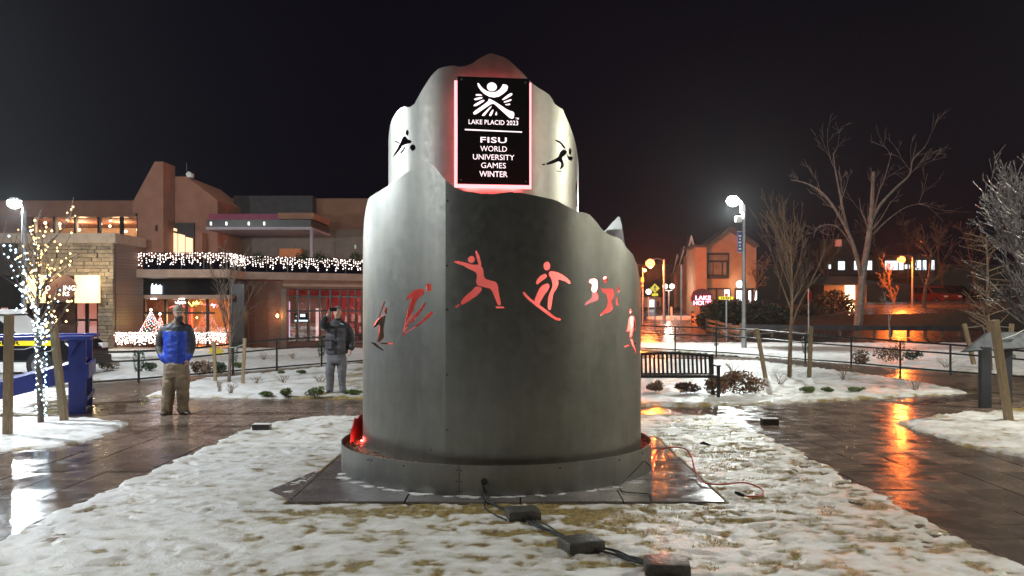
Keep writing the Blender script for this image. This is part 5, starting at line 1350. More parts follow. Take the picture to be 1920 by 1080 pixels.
# left young tree
b = G(429, 720); t, _ = bare_tree('young bare tree between two stakes in front of the dark pier', b, 2.55, .045, 21, vase, M['bark'])
stake(G(404, 718), P(401, 641, G(404, 718).y), 'left stake of the young tree behind the man in blue'); stake(G(455, 722), P(459, 634, G(455, 722).y), 'right stake of the young tree behind the man in blue')
tie(P(429, 652, b.y), P(459, 645, G(455, 722).y), 'tie wire between the young left tree and its right stake')
# right young tree with its stakes
b = G(1480, 710); t, _ = bare_tree('slender bare tree between two stakes right of the bench', b, 3.5, .06, 22, dict(vase, nb=(18, 6, 3), spread=.36), M['bark_warm'])
stake(G(1436, 712), P(1419, 616, G(1436, 712).y), 'leaning left stake of the slender right tree', .045); stake(G(1517, 711), P(1521, 612, G(1517, 711).y), 'upright right stake of the slender right tree', .045)
tie(P(1421, 626, 21.5), P(1477, 617, b.y), 'tie wire from the leaning stake to the slender tree'); tie(P(1479, 617, b.y), P(1519, 626, 21.6), 'tie wire from the slender tree to the upright stake')
# big pale forked tree
Yt = 52; c0 = P(1606, 628, Yt)
bt = thing('forked_tree', 'big pale forked bare tree standing on the dark bank', 'tree', c0)
mbs = [MB(), MB()]; tips = []; rr = random.Random(5)
def limb(pts, r0, r1, lvl, tw=6):
    w_ = spline([P(x, y, Yt+dy) for x, y, dy in pts], 4); n = len(w_); rs_ = [r0+(r1-r0)*i/(n-1) for i in range(n)]
    mbs[lvl].tube(w_, rs_, 8 if lvl == 0 else 6)
    for k in range(tw):
        i = rr.randrange(n//3, n-1); a = (w_[i+1]-w_[i]).normalized(); o = Matrix.Rotation(rr.uniform(0, 6.28), 3, a) @ a.orthogonal().normalized()
        grow(mbs, tips, w_[i], a*.75+o*.6+Vector((0, 0, .25)), rr.uniform(1.2, 2.6), max(rs_[i]*.3, .014), 1, rr, dict(wob=.12, up=.05, rmin=.008, levels=3, nb=(3, 3, 2), spread=.6, ratio=.6, **{'from': .2}))
limb([(1606,630,0),(1612,580,0),(1616,530,0),(1620,500,0),(1628,450,0),(1634,400,.3),(1636,360,.5),(1638,322,.6)], .30, .09, 0, 3)
limb([(1616,525,0),(1606,480,-.3),(1592,440,-.5),(1572,402,-.8),(1545,365,-1),(1515,345,-1.2),(1483,337,-1.4)], .15, .02, 1, 6)
limb([(1590,435,-.5),(1582,400,-.2),(1573,355,0),(1566,318,.1),(1562,286,.2)], .09, .015, 1, 4)
limb([(1632,420,.2),(1650,385,.6),(1680,352,1),(1705,328,1.3),(1712,298,1.4),(1735,276,1.6)], .11, .015, 1, 6)
limb([(1636,440,.2),(1665,412,1),(1700,388,1.6),(1740,380,2)], .06, .012, 1, 3)
limb([(1600,465,-.2),(1570,425,-1),(1535,425,-1.6),(1525,445,-2)], .05, .012, 1, 3)
limb([(1628,460,.1),(1645,370,1.2),(1660,330,1.8),(1672,285,2.2)], .06, .01, 1, 3)
build('trunk', mbs[0], M['bark_pale'], bt, smooth=True); build('branches', mbs[1], M['bark_pale'], bt, smooth=True)
# trees of the hillside
wide = dict(wob=.10, up=.03, rmin=.02, levels=3, nb=(9, 5, 3), spread=.65, ratio=.5, **{'from': .3})
for k, (px, py, Y, H_, r0, lb) in enumerate(((1735, 590, 60, 6.5, .16, 'dark-trunked tree beside the parked cars'), (1680, 600, 66, 5.2, .10, 'thin bare tree under the upper orange lamp'), (1548, 560, 78, 8.0, .12, 'tall thin tree far behind the young right tree'), (1770, 560, 80, 8.5, .13, 'bare hillside tree above the parked cars'), (1655, 540, 92, 9, .13, 'bare hillside tree behind the forked tree'), (1830, 560, 75, 8, .12, 'bare hillside tree at the far right'), (1460, 560, 80, 8.5, .13, 'bare tree behind the hedge'), (1700, 540, 98, 9.5, .13, 'far bare tree right of the orange lamp'), (1500, 550, 90, 9.0, .13, 'far bare tree left of the dim house'), (1412, 590, 60.8, 5.2, .10, 'warm-lit bare tree beside the lodge porch'))):
    bare_tree(lb, P(px, py, Y), H_*.72, r0, 60+k, wide, M['bark'], group='hillside trees')
bare_tree('thin pale sapling by the guard rail', P(1668, 632, 44), 1.9, .06, 91, dict(wide, rmin=.008, nb=(4, 3, 2)), M['bark_pale'])
# right-edge trees
b = P(1858, 690, 24.0); b.z = 0
rowan = dict(wob=.05, up=.0, rmin=.005, levels=2, nb=(46, 5, 3), spread=1.15, ratio=.26, **{'from': .22})
bare_tree('thin staked tree with many side twigs left of the glittering tree', b, 3.9, .06, 33, rowan, M['bark_warm'])
stake(P(1826, 683, 24), P(1808, 607, 24), 'stake left of the twiggy tree behind the info panel', .05); stake(P(1893, 684, 24), P(1897, 607, 24), 'stake right of the twiggy tree behind the info panel', .05)
tie(P(1812, 614, 24), P(1856, 607, 24), 'tie wire left of the twiggy tree'); tie(P(1858, 607, 24), P(1896, 614, 24), 'tie wire right of the twiggy tree')
b = Vector((11.0, 17.5, 0))
t, tips = bare_tree('rain-wet tree with glittering twigs at the right edge', b, 3.7, .09, 35, dict(wob=.06, up=.05, rmin=.006, levels=3, nb=(25, 8, 5), spread=.55, ratio=.55, **{'from': .22}), M['bark_wet'])
mb = MB(); rr = random.Random(6)
for lv, pts in tips:
    if lv >= 1:
        for k in range(5):
            i = rr.randrange(len(pts)-1); p = pts[i].lerp(pts[i+1], rr.random()); mb.octa(p-Vector((0, 0, .008)), rr.uniform(.009, .017))
build('droplets', mb, M['droplet'], t, recalc=False, kind='stuff')
# ------------------------------------------------------------------ tree wrapped in lights, left
b = G(77, 797); b.z = 0
t, tips = bare_tree('small bare tree wrapped in warm and cool string lights beside the blue chair', b, 2.75, .05, 44, dict(wob=.06, up=.05, rmin=.005, levels=2, nb=(17, 5, 3), spread=.55, ratio=.48, **{'from': .42}), M['bark'], name='lit_tree')
sl_ = thing('string_lights', 'warm and cool string lights wound round the small left tree', 'string lights', b)
rr = random.Random(17); bw, bcl, wr = MB(), MB(), MB()
def bulb(p, r_=.019):
    (bw if (p.x-b.x)*1.2+(p.z-1.9)*.45+rr.gauss(0, .18) > .0 else bcl).octa(p, r_*rr.uniform(.7, 1.3))
hel = []
for k in range(150):
    z = .15+k*.0105; a = k*.75; hel.append(Vector((b.x+.06*math.cos(a), b.y+.06*math.sin(a), z)))
    if k % 2 == 0: bulb(hel[-1]+Vector((math.cos(a), math.sin(a), 0))*.02, .018)
wr.tube(hel, .005, 4)
for lv, pts in tips:
    if lv == 1:
        sp_ = spline(pts, 3); wr.tube([q+Vector((rr.gauss(0, .02), rr.gauss(0, .02), rr.gauss(0, .02))) for q in sp_], .004, 4)
        for k in range(len(sp_)):
            if rr.random() < .62: bulb(sp_[k]+Vector((rr.gauss(0, .03), rr.gauss(0, .03), rr.gauss(0, .03))))
    elif lv == 2 and rr.random() < .4: bulb(pts[rr.randrange(1, len(pts))])
for cx_, cz_, n_ in ((-.13, 2.18, 22), (.16, 1.55, 16), (.02, 1.78, 12), (-.28, 1.92, 8)):   # knots where the string doubles up
    for k in range(n_): bulb(Vector((b.x+cx_+rr.gauss(0, .06), b.y-.12+rr.gauss(0, .05), cz_+rr.gauss(0, .10))), .02)
build('warm_bulbs', bw, M['bulb_warm'], sl_, recalc=False, kind='stuff'); build('cool_bulbs', bcl, M['bulb_cool'], sl_, recalc=False, kind='stuff'); build('wire', wr, M['cable'], sl_)
light('string_glow', (b.x-.2, b.y-.35, 1.6), 14, (.8, .92, 1), .3, sl_)
s0 = G(14, 818); stake(s0, P(17, 590, s0.y), 'thick wooden stake left of the light-strung tree', .05)
s1 = G(121, 792); stake(s1, P(99, 603, s1.y), 'leaning pale stake in front of the blue chair', .05)
tie(P(20, 655, s0.y), P(70, 648, b.y), 'tie wire between the left stake and the lit tree'); tie(P(84, 660, b.y), P(104, 650, s1.y), 'tie wire between the lit tree and the leaning stake')

# ------------------------------------------------------------------ giant blue Adirondack chair
ch = thing('adirondack_chair', 'oversized blue slatted garden chair behind the light-strung tree', 'chair', (-8.35, 15.2, 0), rz=R(22))
chm = Matrix.Translation((0, 0, 0))
def cp(name, mb, par=ch, bev=.01): 
    o = build(name, mb, M['bluepaint'], par, local=True, bev=bev); return o
# local: +x is the front of the chair
for s_ in (-1, 1):
    cp('front_leg', MB().box(.47, s_*.70-.05, 0, .74, s_*.70+.05, 1.28))
    cp('arm_bracket', MB().prism([Vector((.50, s_*.70+.05*s_, 1.28)), Vector((.50, s_*.70+.05*s_, .98)), Vector((.66, s_*.70+.05*s_, 1.28))], (0, .05*s_, 0)))
    cp('side_rail', MB().prism([Vector((.62, s_*.60-.04, .86)), Vector((.62, s_*.60-.04, .58)), Vector((-1.75, s_*.60-.04, 0)), Vector((-1.75, s_*.60-.04, .22))], (0, .08, 0)))
    cp('armrest', MB().prism([Vector((-1.25, s_*.70-.13, 1.28)), Vector((.82, s_*.70-.20, 1.28)), Vector((.86, s_*.70+.16, 1.28)), Vector((-1.25, s_*.70+.10, 1.28))], (0, 0, .07)))
    cp('rear_leg', MB().prism([Vector((-1.05, s_*.70-.04, 0)), Vector((-.80, s_*.70-.04, 0)), Vector((-.95, s_*.70-.04, 1.28)), Vector((-1.15, s_*.70-.04, 1.28))], (0, .08, 0)))
for k in range(8):
    x = .58-k*.21; z = .885-.245*k*.21/.5*.62
    cp('seat_slat', MB().obox((x, 0, .875-(0.62-x)*.27), (.19, 1.34, .05), (0, -R(15), 0)))
for k in range(7):
    y = (k-3)*.19; cp('back_slat', MB().prism([Vector((-.92, y-.085, .40)), Vector((-.92, y+.085, .40)), Vector((-1.75, y*1.18+.10, 2.35-.05*abs(k-3)**1.6)), Vector((-1.75, y*1.18-.10, 2.35-.05*abs(k-3)**1.6))], (-.055, 0, -.02)))
cp('front_apron', MB().box(.60, -.64, .55, .66, .64, .80)); cp('cross_batten', MB().box(.74, -.80, .60, .79, .80, .86)); cp('back_batten', MB().box(-1.34, -.72, 1.15, -1.28, .72, 1.27)); cp('foot_batten', MB().box(.745, -.78, .22, .775, .78, .30))

# ------------------------------------------------------------------ black patrol car behind the chair
def car(label, loc, rz, paint, stripe=False, snow=False, group=None):
    t = thing('parked_car', label, 'car', loc, group, rz)
    def c_(name, mb, mat, bev=0, smooth=False, par=t): return build(name, mb, M[mat], par, local=True, bev=bev, smooth=smooth)
    side = [(-2.35, .45), (-2.4, .75), (-2.3, 1.05), (1.0, 1.08), (2.15, .98), (2.4, .78), (2.42, .42)]
    c_('body', MB().prism([Vector((x, -.92, z)) for x, z in side], (0, 1.84, 0)), paint, .06)
    cab = [(-2.25, 1.05), (-1.95, 1.62), (-1.6, 1.74), (.05, 1.74), (.95, 1.07)]
    c_('cabin', MB().prism([Vector((x, -.82, z)) for x, z in cab], (0, 1.64, 0)), paint, .05)
    for s_ in (-1, 1):
        for x0, x1, x2, x3 in ((-2.0, -1.15, -1.15, -1.75), (-1.08, -.28, -.28, -1.08), (-.2, .72, .05, -.2)):
            c_('side_window', MB().prism([Vector((x0, s_*.825, 1.10)), Vector((x1, s_*.825, 1.10)), Vector((x2, s_*.825, 1.64)), Vector((x3, s_*.825, 1.64))], (0, .012*s_, 0)), 'darkglass')
        for x in (-1.5, 1.5):
            wl_ = c_('wheel', MB().tube([(x, s_*.70, .36), (x, s_*.95, .36)], .36, 20), 'tyre', .03); c_('rim', MB().tube([(x, s_*.94, .36), (x, s_*.96, .36)], .21, 14), 'steelpost', par=wl_)
        c_('headlight', MB().obox((2.34, s_*.68, .80), (.14, .34, .14)), 'whitepaint', .02); c_('taillight', MB().obox((-2.34, s_*.72, .92), (.1, .26, .2)), 'redpaint', .02)
    c_('windscreen', MB().prism([Vector((.11, -.74, 1.66)), Vector((.11, .74, 1.66)), Vector((.90, .76, 1.11)), Vector((.90, -.76, 1.11))], (.015, 0, .02)), 'snowbed' if snow else 'darkglass')
    c_('bumper', MB().box(2.36, -.88, .32, 2.50, .88, .55), 'tyre', .03)
    if stripe:
        st = c_('side_stripe', MB().box(-2.3, -.936, .86, 2.0, -.926, 1.00), 'yellowsign')
        m4 = Matrix(((1, 0, 0, -.1), (0, 0, -1, -.94), (0, 1, 0, .93), (0, 0, 0, 1)))
        build('lettering', text_mb('STATE TROOPER', 2.2, .10, .03, mat4=m4), M['blackpaint'], st, local=True, recalc=False)
    if snow: c_('snow_cover', MB().prism([Vector((x, -.78, z)) for x, z in ((-1.9, 1.70), (-1.6, 1.78), (.05, 1.78), (.25, 1.66), (.0, 1.72), (-1.6, 1.72))], (0, 1.56, 0)), 'snowbed', .01)
    return t
car('black patrol car with a yellow lettered stripe and snowy windscreen behind the chair', (-13.6, 22.8, -.03), 0.0, 'carblack', True, True)
car('dark red car parked on the upper lane under the orange lamp', (P(1753, 580, 76).x, 76, 1.75), R(-80), 'carred', group='cars on the upper lane')
car('black car parked furthest right on the upper lane', (P(1795, 580, 76).x, 76, 1.8), R(-60), 'carblack', group='cars on the upper lane')
#pk_ = car('dark car half hidden behind the fence at the right', (P(1760, 640, 42).x, 42.5, -.35), R(4), 'carblack')

# ------------------------------------------------------------------ bench
bY = 17.2; bx1 = P(1342, 0, bY).x; bx0 = bx1-1.85; hs_ = .86
bn_ = thing('park_bench', 'black metal slatted park bench right of the monument', 'bench', ((bx0+bx1)/2, bY, 0))
zof = .03
for s_, x in ((0, bx0), (1, bx1)):
    build('leg', MB().box(x-.03, bY-.25, zof-.05, x+.03, bY-.19, zof+.62), M['blackmetal'], bn_, bev=.005)
    build('leg', MB().prism([Vector((x-.03, bY+.22, zof-.05)), Vector((x-.03, bY+.28, zof-.05)), Vector((x-.03, bY+.36, zof+.84)), Vector((x-.03, bY+.31, zof+.84))], (.06, 0, 0)), M['blackmetal'], bn_, bev=.004)
    build('armrest', MB().box(x-.04, bY-.26, zof+.62, x+.04, bY+.33, zof+.655), M['blackmetal'], bn_, bev=.006)
n = 21
def crest(u): return .80+.06*math.sin(math.pi*u)
cr = [Vector((bx0+.02+(bx1-bx0-.04)*k/20, bY+.345, zof+crest(k/20))) for k in range(21)]
build('top_rail', MB().tube(cr, .028, 8), M['blackmetal'], bn_, smooth=True)
build('seat_front', MB().box(bx0, bY-.26, zof+.40, bx1, bY-.22, zof+.45), M['blackmetal'], bn_, bev=.005)
build('lower_rail', MB().box(bx0, bY+.24, zof+.40, bx1, bY+.28, zof+.46), M['blackmetal'], bn_, bev=.005)
for k in range(n):
    x = bx0+.05+(bx1-bx0-.10)*k/(n-1); u = k/(n-1)
    build('back_slat', MB().beam((x, bY+.26, zof+.43), (x, bY+.345, zof+crest(u)), .042, .012, up=(0, 1, 0)), M['blackmetal'], bn_)
    build('seat_slat', MB().beam((x, bY-.24, zof+.447), (x, bY+.26, zof+.437), .042, .012), M['blackmetal'], bn_)

# ------------------------------------------------------------------ information panel and leaning stake on the right
ip = thing('information_panel', 'slanted grey information panel on two posts at the right edge', 'sign', G(1865, 762))
c = G(1847, 765)
def ibox(px, wpx, Y, ytop):
    x0 = (px-wpx/2-CX)/F*Y; x1 = (px+wpx/2-CX)/F*Y; return MB().box(x0, Y-.05, -.05, x1, Y+.06, P(0, ytop, Y).z)
build('post', ibox(1847, 20, 15.6, 650), M['greypost'], ip, bev=.008); build('post', ibox(1887, 18, 16.3, 645), M['greypost'], ip, bev=.008)
q = [P(1803, 659, 15.2), P(1852, 622, 15.9), P(1960, 622, 17.2), P(1935, 652, 16.4)]
nrm = (q[1]-q[0]).cross(q[3]-q[0]).normalized(); nrm = nrm if nrm.z > 0 else -nrm
build('panel', MB().prism(q, -nrm*.05), M['greypost'], ip, bev=.006)
qc = sum(q, Vector())/4; build('panel_face', MB().add([qc+(v-qc)*.93+nrm*.004 for v in q], [(0, 1, 2, 3)]), M['panelface'], ip)
s2 = G(1892, 792); stake(s2, P(1864, 600, s2.y), 'long leaning stake crossing in front of the information panel', .055)
tie(P(1868, 640, s2.y), P(1935, 610, 14.5), 'wire running from the leaning stake out of frame')

# ------------------------------------------------------------------ shrubs and low plants
def bush(label, px, py, wpx, hpx, mat, n, ls, seed, kind='shrub', z=.05):
    b = G(px, py, z); k = b.y/F; rx = wpx*k/2; rz = hpx*k/2
    rq = random.Random(seed*7); bl_ = [(b+Vector((0, 0, rz*.8)), V3(rx*.75, rx*.5, rz*.85))]
    for _ in range(4): s_ = rq.uniform(.3, .55); bl_.append((b+Vector((rq.uniform(-.7, .7)*rx, rq.uniform(-.4, .4)*rx, rz*rq.uniform(.5, 1.4))), V3(rx*s_, rx*s_, rz*s_*1.1)))
    return leafmass(kind, label, kind.replace('_', ' '), bl_, n, ls, M[mat], seed, base=(b.x, b.y, z), group='low plants in the snow beds')
for a in ((1392, 738, 92, 54, 'leafrusset', 1500, .030, 'large russet leafy shrub right of the bench'), (1345, 740, 66, 38, 'leafrusset', 900, .030, 'russet shrub directly behind the bench end'), (1230, 733, 46, 22, 'leafrusset', 500, .026, 'small dark russet shrub under the bench seat'), (1290, 737, 56, 26, 'leafrusset', 650, .026, 'russet shrub under the middle of the bench'),
          (1613, 683, 48, 32, 'leafrusset', 600, .035, 'russet shrub behind the right fence'), (1668, 679, 52, 38, 'leafrusset', 700, .035, 'reddish shrub by the fence swag'), (1712, 675, 42, 26, 'evergreen', 600, .035, 'green shrub right of the reddish one behind the fence'),
          (205, 694, 56, 24, 'dry', 520, .028, 'dry brown shrub behind the left fence end'), (378, 702, 50, 32, 'dry', 700, .03, 'brown shrub right of the man in blue'), (412, 700, 36, 26, 'evergreen', 500, .03, 'dark green shrub behind the young left tree'), (447, 690, 22, 14, 'leafgreen', 300, .025, 'small green mound behind the right stake on the left'),
          (280, 696, 36, 20, 'evergreen', 400, .03, 'low evergreen left of the man in blue'), (1895, 674, 26, 12, 'leafgreen', 260, .03, 'green mound behind the information panel')):
    bush(a[7], a[0], a[1], a[2], a[3], a[4], a[5], a[6], a[0])
for a in ((500, 742, 28, 10, 'leftmost low green cushion plant before the young tree'), (537, 742, 27, 18, 'round green cushion plant left of the photographer'), (592, 743, 42, 20, 'green cushion plant at the photographer\'s feet'), (662, 740, 34, 12, 'flat green cushion plant right of the photographer'), (567, 700, 20, 7, 'small green tuft behind the photographer'), (528, 700, 14, 6, 'tiny green tuft beyond the round cushion plant'), (1515, 735, 36, 13, 'green cushion plant below the upright stake'), (1552, 734, 22, 10, 'middle green cushion plant on the right bed'), (1605, 734, 36, 10, 'sprawling green cushion plant at the right bed edge')):
    bush(a[4], a[0], a[1], a[2], a[3], 'leafgreen', 420, .022, a[0]+1, 'cushion_plant')
def twigs(label, px, py, wpx, hpx, seed, n=16):
    b = G(px, py, .03); k = b.y/F; rr = random.Random(seed); t = thing('dry_plant', label, 'dry plant', b, 'dry plants in the snow beds'); mb = MB()
    for i in range(n):
        e = b+Vector((rr.uniform(-.5, .5)*wpx*k, rr.uniform(-.15, .15), rr.uniform(.5, 1)*hpx*k)); m_ = b.lerp(e, .5)+Vector((rr.gauss(0, .02), 0, .03)); q = b+Vector((rr.gauss(0, .03), rr.gauss(0, .03), -.03))
        mb.tube([q, m_, e], [.005, .004, .002], 3)
        for j in range(2):
            f = m_.lerp(e, rr.random()); mb.tube([f, f+Vector((rr.gauss(0, .05), rr.gauss(0, .03), rr.uniform(.02, .08)))], [.003, .0015], 3)
    build('stems', mb, M['dry'], t, kind='stuff')
for a in ((1580, 713, 22, 24, 'dry grass stalks left of the far right bed'), (1715, 733, 62, 34, 'spindly dry bush at the right bed corner'), (1462, 722, 50, 26, 'dry twigs at the foot of the slender tree'), (1375, 700, 40, 24, 'dry stalks behind the large russet shrub'), (412, 735, 8, 22, 'single dry twig in front of the left stake'), (432, 738, 28, 22, 'dry twigs at the foot of the young left tree'), (530, 718, 36, 16, 'dry brown plant left of the photographer'), (480, 720, 30, 14, 'dry brown plant right of the young left tree'), (600, 718, 40, 16, 'dry plant behind the photographer'), (1775, 690, 40, 22, 'dry twigs behind the right fence near the panel'), (495, 675, 28, 14, 'dry twigs on the far snow left of the photographer'), (548, 672, 22, 10, 'dry twigs on the far snow behind the photographer')):
    twigs(a[4], a[0], a[1], a[2], a[3], a[0]+3)
for px, py, lb in ((716, 0, ''),):
    pass
lf = G(1325, 836, .05); tag(build('fallen_leaf', MB().add([lf+Vector(v) for v in ((-.10, .03, .03), (-.03, .05, .05), (.06, -.01, .015), (.10, -.05, .01), (.02, -.06, .01), (-.05, -.02, .02))], [(0, 1, 2, 5), (2, 3, 4, 5)]), M['blackpaint'], recalc=False), 'dark curled leaf lying on the lawn right of the monument', 'leaf')

# ------------------------------------------------------------------ people
def ering(c, rx, ry, n=18, tilt=None, sq=1.0):
    out = []
    for k in range(n):
        a = 2*math.pi*k/n; ca, sa = math.cos(a), math.sin(a)
        v = Vector((rx*math.copysign(abs(ca)**sq, ca), ry*math.copysign(abs(sa)**sq, sa), 0))
        if tilt is not None: v = tilt @ v
        out.append(Vector(c)+v)
    return out
def fuse(name, mb, voxel, mats, parent, pick=None, fold=0.0, fscale=9.0, smooth_it=2):
    me = bpy.data.meshes.new('tmp'); me.from_pydata(mb.v, [], mb.f); fixn(me)
    ob = bpy.data.objects.new('tmp', me); COL.objects.link(ob)
    m = ob.modifiers.new('r', 'REMESH'); m.mode = 'VOXEL'; m.voxel_size = voxel
    s_ = ob.modifiers.new('s', 'SMOOTH'); s_.factor = .5; s_.iterations = smooth_it
    dg = bpy.context.evaluated_depsgraph_get(); me2 = bpy.data.meshes.new_from_object(ob.evaluated_get(dg))
    bpy.data.objects.remove(ob); bpy.data.meshes.remove(me)
    if fold:
        for v in me2.vertices:
            p = v.co; v.co = p+v.normal*fold*(noise.noise(Vector((p.x*fscale*.8, p.y*fscale*.8, p.z*fscale*1.5)))+.5*noise.noise(Vector((p.x*fscale*2, p.y*fscale*2, p.z*fscale*3.4+7))))
    me2.name = name
    o0 = ORG[parent]
    for v in me2.vertices: v.co = v.co-o0
    for q in mats: me2.materials.append(q)
    for f in me2.polygons:
        f.use_smooth = True
        if pick: f.material_index = pick(f.center)
    o = bpy.data.objects.new(name, me2); COL.objects.link(o); o.parent = parent; ORG[o] = ORG[parent]
    return o
def limbtube(mb, pts, rs_, n=14, k=4):
    w_ = spline([Vector(q) for q in pts], k); rr_ = []
    m = len(rs_)-1
    for i in range(len(w_)):
        t = i/(len(w_)-1)*m; a = min(m-1, int(t)); rr_.append(rs_[a]+(rs_[a+1]-rs_[a])*(t-a))
    mb.tube(w_, rr_, n)
    mb.ball(w_[0], rs_[0]*.98, 12, 8); mb.ball(w_[-1], rs_[-1]*.98, 12, 8)
def head(t, c, yaw, nod=0.0, hair=None, beard=False):
    """head centre c, facing -y turned by yaw (positive to image right)"""
    rot = Matrix.Rotation(yaw, 3, 'Z') @ Matrix.Rotation(nod, 3, 'X')
    def W(v): return Vector(c)+rot @ Vector(v)
    return W, rot
def hand(mb, wrist, d, palm_n, size=1.0, curl=.5, spread=True):
    """palm and five fingers added to mb"""
    d = Vector(d).normalized(); pn = Vector(palm_n); pn = (pn-d*pn.dot(d)).normalized(); s_ = d.cross(pn)
    w_ = Vector(wrist); pc_ = w_+d*.05*size
    ringp = []
    for f, wd, th in ((0, .026, .02), (.04, .040, .016), (.09, .043, .013)):
        c = w_+d*f*size; ringp.append([c+s_*wd*size*math.cos(a)+pn*th*size*math.sin(a) for a in [2*math.pi*k/10 for k in range(10)]])
    mb.loft(ringp)
    for i, (o, ln) in enumerate(((-.032, .072), (-.011, .082), (.011, .078), (.031, .062))):
        a = w_+d*.085*size+s_*o*size; b1 = a+(d*math.cos(curl*.6)+pn*math.sin(curl*.6))*ln*.45*size; b2 = b1+(d*math.cos(curl*1.5)+pn*math.sin(curl*1.5))*ln*.32*size; b3 = b2+(d*math.cos(curl*2.2)+pn*math.sin(curl*2.2))*ln*.25*size
        mb.tube([a-d*.02, a, b1, b2, b3], [.0095*size, .0098*size, .009*size, .008*size, .0065*size], 8)
    th0 = w_+d*.03*size-s_*.034*size; th1 = th0+(d*.6-s_*.7+pn*.2).normalized()*.04*size; th2 = th1+(d*.9-s_*.1+pn*.4).normalized()*.035*size
    mb.tube([th0, th1, th2], [.013*size, .011*size, .008*size], 8)

def make_head(t, c, yaw, nod, skinmat, n_extra=None, beard=None, cap=None, hairm=None, neck_to=None):
    W, rot = head(t, c, yaw, nod)
    mb = MB(); rings = []
    for z, rx, ry, oy in ((-.125, .030, .035, -.040), (-.115, .046, .055, -.030), (-.09, .058, .075, -.016), (-.05, .068, .090, -.004), (0, .074, .097, 0), (.05, .076, .098, .004), (.09, .068, .088, .006), (.12, .045, .060, .008), (.132, .015, .02, .008)):
        rings.append([W(Vector((rx*math.cos(a), ry*math.sin(a)+oy, z))) for a in [2*math.pi*k/20 for k in range(20)]])
    mb.loft(rings)
    mb.loft([[W(Vector((wx*math.cos(a), y0+wy*math.sin(a), z))) for a in [2*math.pi*k/8 for k in range(8)]] for z, wx, wy, y0 in ((-.045, .017, .014, -.098), (-.035, .017, .018, -.102), (-.01, .010, .012, -.098), (.015, .008, .008, -.092))])
    for s_ in (-1, 1): mb.ball(W((s_*.076, .005, -.005)), (.012, .022, .032), 8, 6)
    if neck_to is not None: mb.tube([W((0, .02, -.06)), Vector(neck_to)], [.055, .062], 14)
    if n_extra: n_extra(mb)
    o = fuse('body', mb, .007, [skinmat], t, smooth_it=2)
    for s_ in (-1, 1):
        e = build('eye', MB().ball(W((s_*.030, -.086, .012)), (.011, .008, .007), 8, 6), M['eye'], t, smooth=True)
        build('eyebrow', MB().tube([W((s_*.016, -.094, .030)), W((s_*.032, -.092, .034)), W((s_*.047, -.082, .029))], .0045, 5), M['hair'], t, smooth=True)
    build('mouth', MB().tube([W((-.022, -.086, -.068)), W((0, -.092, -.066)), W((.022, -.086, -.068))], .004, 5), M['lip'], t, smooth=True)
    if beard:
        mb = MB(); rings = []
        for z, rx, ry, oy in ((-.165, .022, .022, -.062), (-.145, .046, .045, -.052), (-.115, .064, .066, -.036), (-.085, .070, .080, -.022), (-.060, .071, .086, -.014), (-.048, .068, .080, -.012)):
            rings.append([W(Vector((rx*math.cos(a), ry*math.sin(a)+oy, z))) for a in [math.pi*.96+math.pi*1.08*k/15 for k in range(16)]])
        mb.loft(rings); fuse('beard', mb, .008, [M['hair']], t, fold=.005, fscale=40, smooth_it=1)
    if cap:
        mb = MB(); rings = []
        for z, rx, ry, oy in ((.028, .084, .104, .006), (.05, .086, .106, .006), (.09, .083, .102, .008), (.12, .068, .084, .008), (.142, .040, .050, .008), (.150, .008, .010, .008)):
            rings.append([W(Vector((rx*math.cos(a), ry*math.sin(a)+oy, z))) for a in [2*math.pi*k/22 for k in range(22)]])
        mb.loft(rings); cpo = build('cap', mb, M['cap'], t, smooth=True)
        br_ = MB(); top_ = []; n = 12
        for k in range(n+1):
            a = math.pi*1.10+math.pi*.80*k/n; top_.append((Vector((.082*math.cos(a), .100*math.sin(a)+.004, .036)), Vector((.080*math.cos(a), .100*math.sin(a)-.085*abs(math.sin(a-math.pi*1.0))**.7, .024))))
        vs = [W(a) for a, b in top_]+[W(b) for a, b in top_]+[W(a-Vector((0, 0, .008))) for a, b in top_]+[W(b-Vector((0, 0, .008))) for a, b in top_]; m_ = n+1
        fs = [(i, i+1, m_+i+1, m_+i) for i in range(n)]+[(2*m_+i, 2*m_+i+1, 3*m_+i+1, 3*m_+i) for i in range(n)]+[(m_+i, m_+i+1, 3*m_+i+1, 3*m_+i) for i in range(n)]
        br_.add(vs, fs); build('cap_brim', br_, M['cap'], cpo, smooth=True)
    if hairm:
        mb = MB(); rings = []
        for z, rx, ry, oy in ((-.03, .079, .06, .045), (.02, .081, .085, .022), (.05, .083, .096, .014), (.09, .078, .098, .010), (.12, .060, .078, .010), (.142, .030, .04, .010)):
            rings.append([W(Vector((rx*math.cos(a), ry*math.sin(a)+oy, z))) for a in [2*math.pi*k/20 for k in range(20)]])
        mb.loft(rings); fuse('hair', mb, .009, [hairm], t, fold=.004, fscale=40, smooth_it=1)
    return W
def shoe(t, ankle, toe_dir, mat):
    d = Vector(toe_dir).normalized(); s_ = Vector((-d.y, d.x, 0)); mb = MB(); rings = []; a = Vector(ankle)
    for f, wd, h in ((-.095, .030, .07), (-.075, .042, .10), (-.02, .046, .115), (.05, .048, .085), (.12, .052, .06), (.17, .044, .045), (.195, .022, .03)):
        rings.append([a+d*f+s_*wd*math.cos(q)+Vector((0, 0, max(0, h*.5+h*.5*math.sin(q)))) for q in [2*math.pi*k/14 for k in range(14)]])
    mb.loft(rings); build('boot', mb, mat, t, smooth=True)

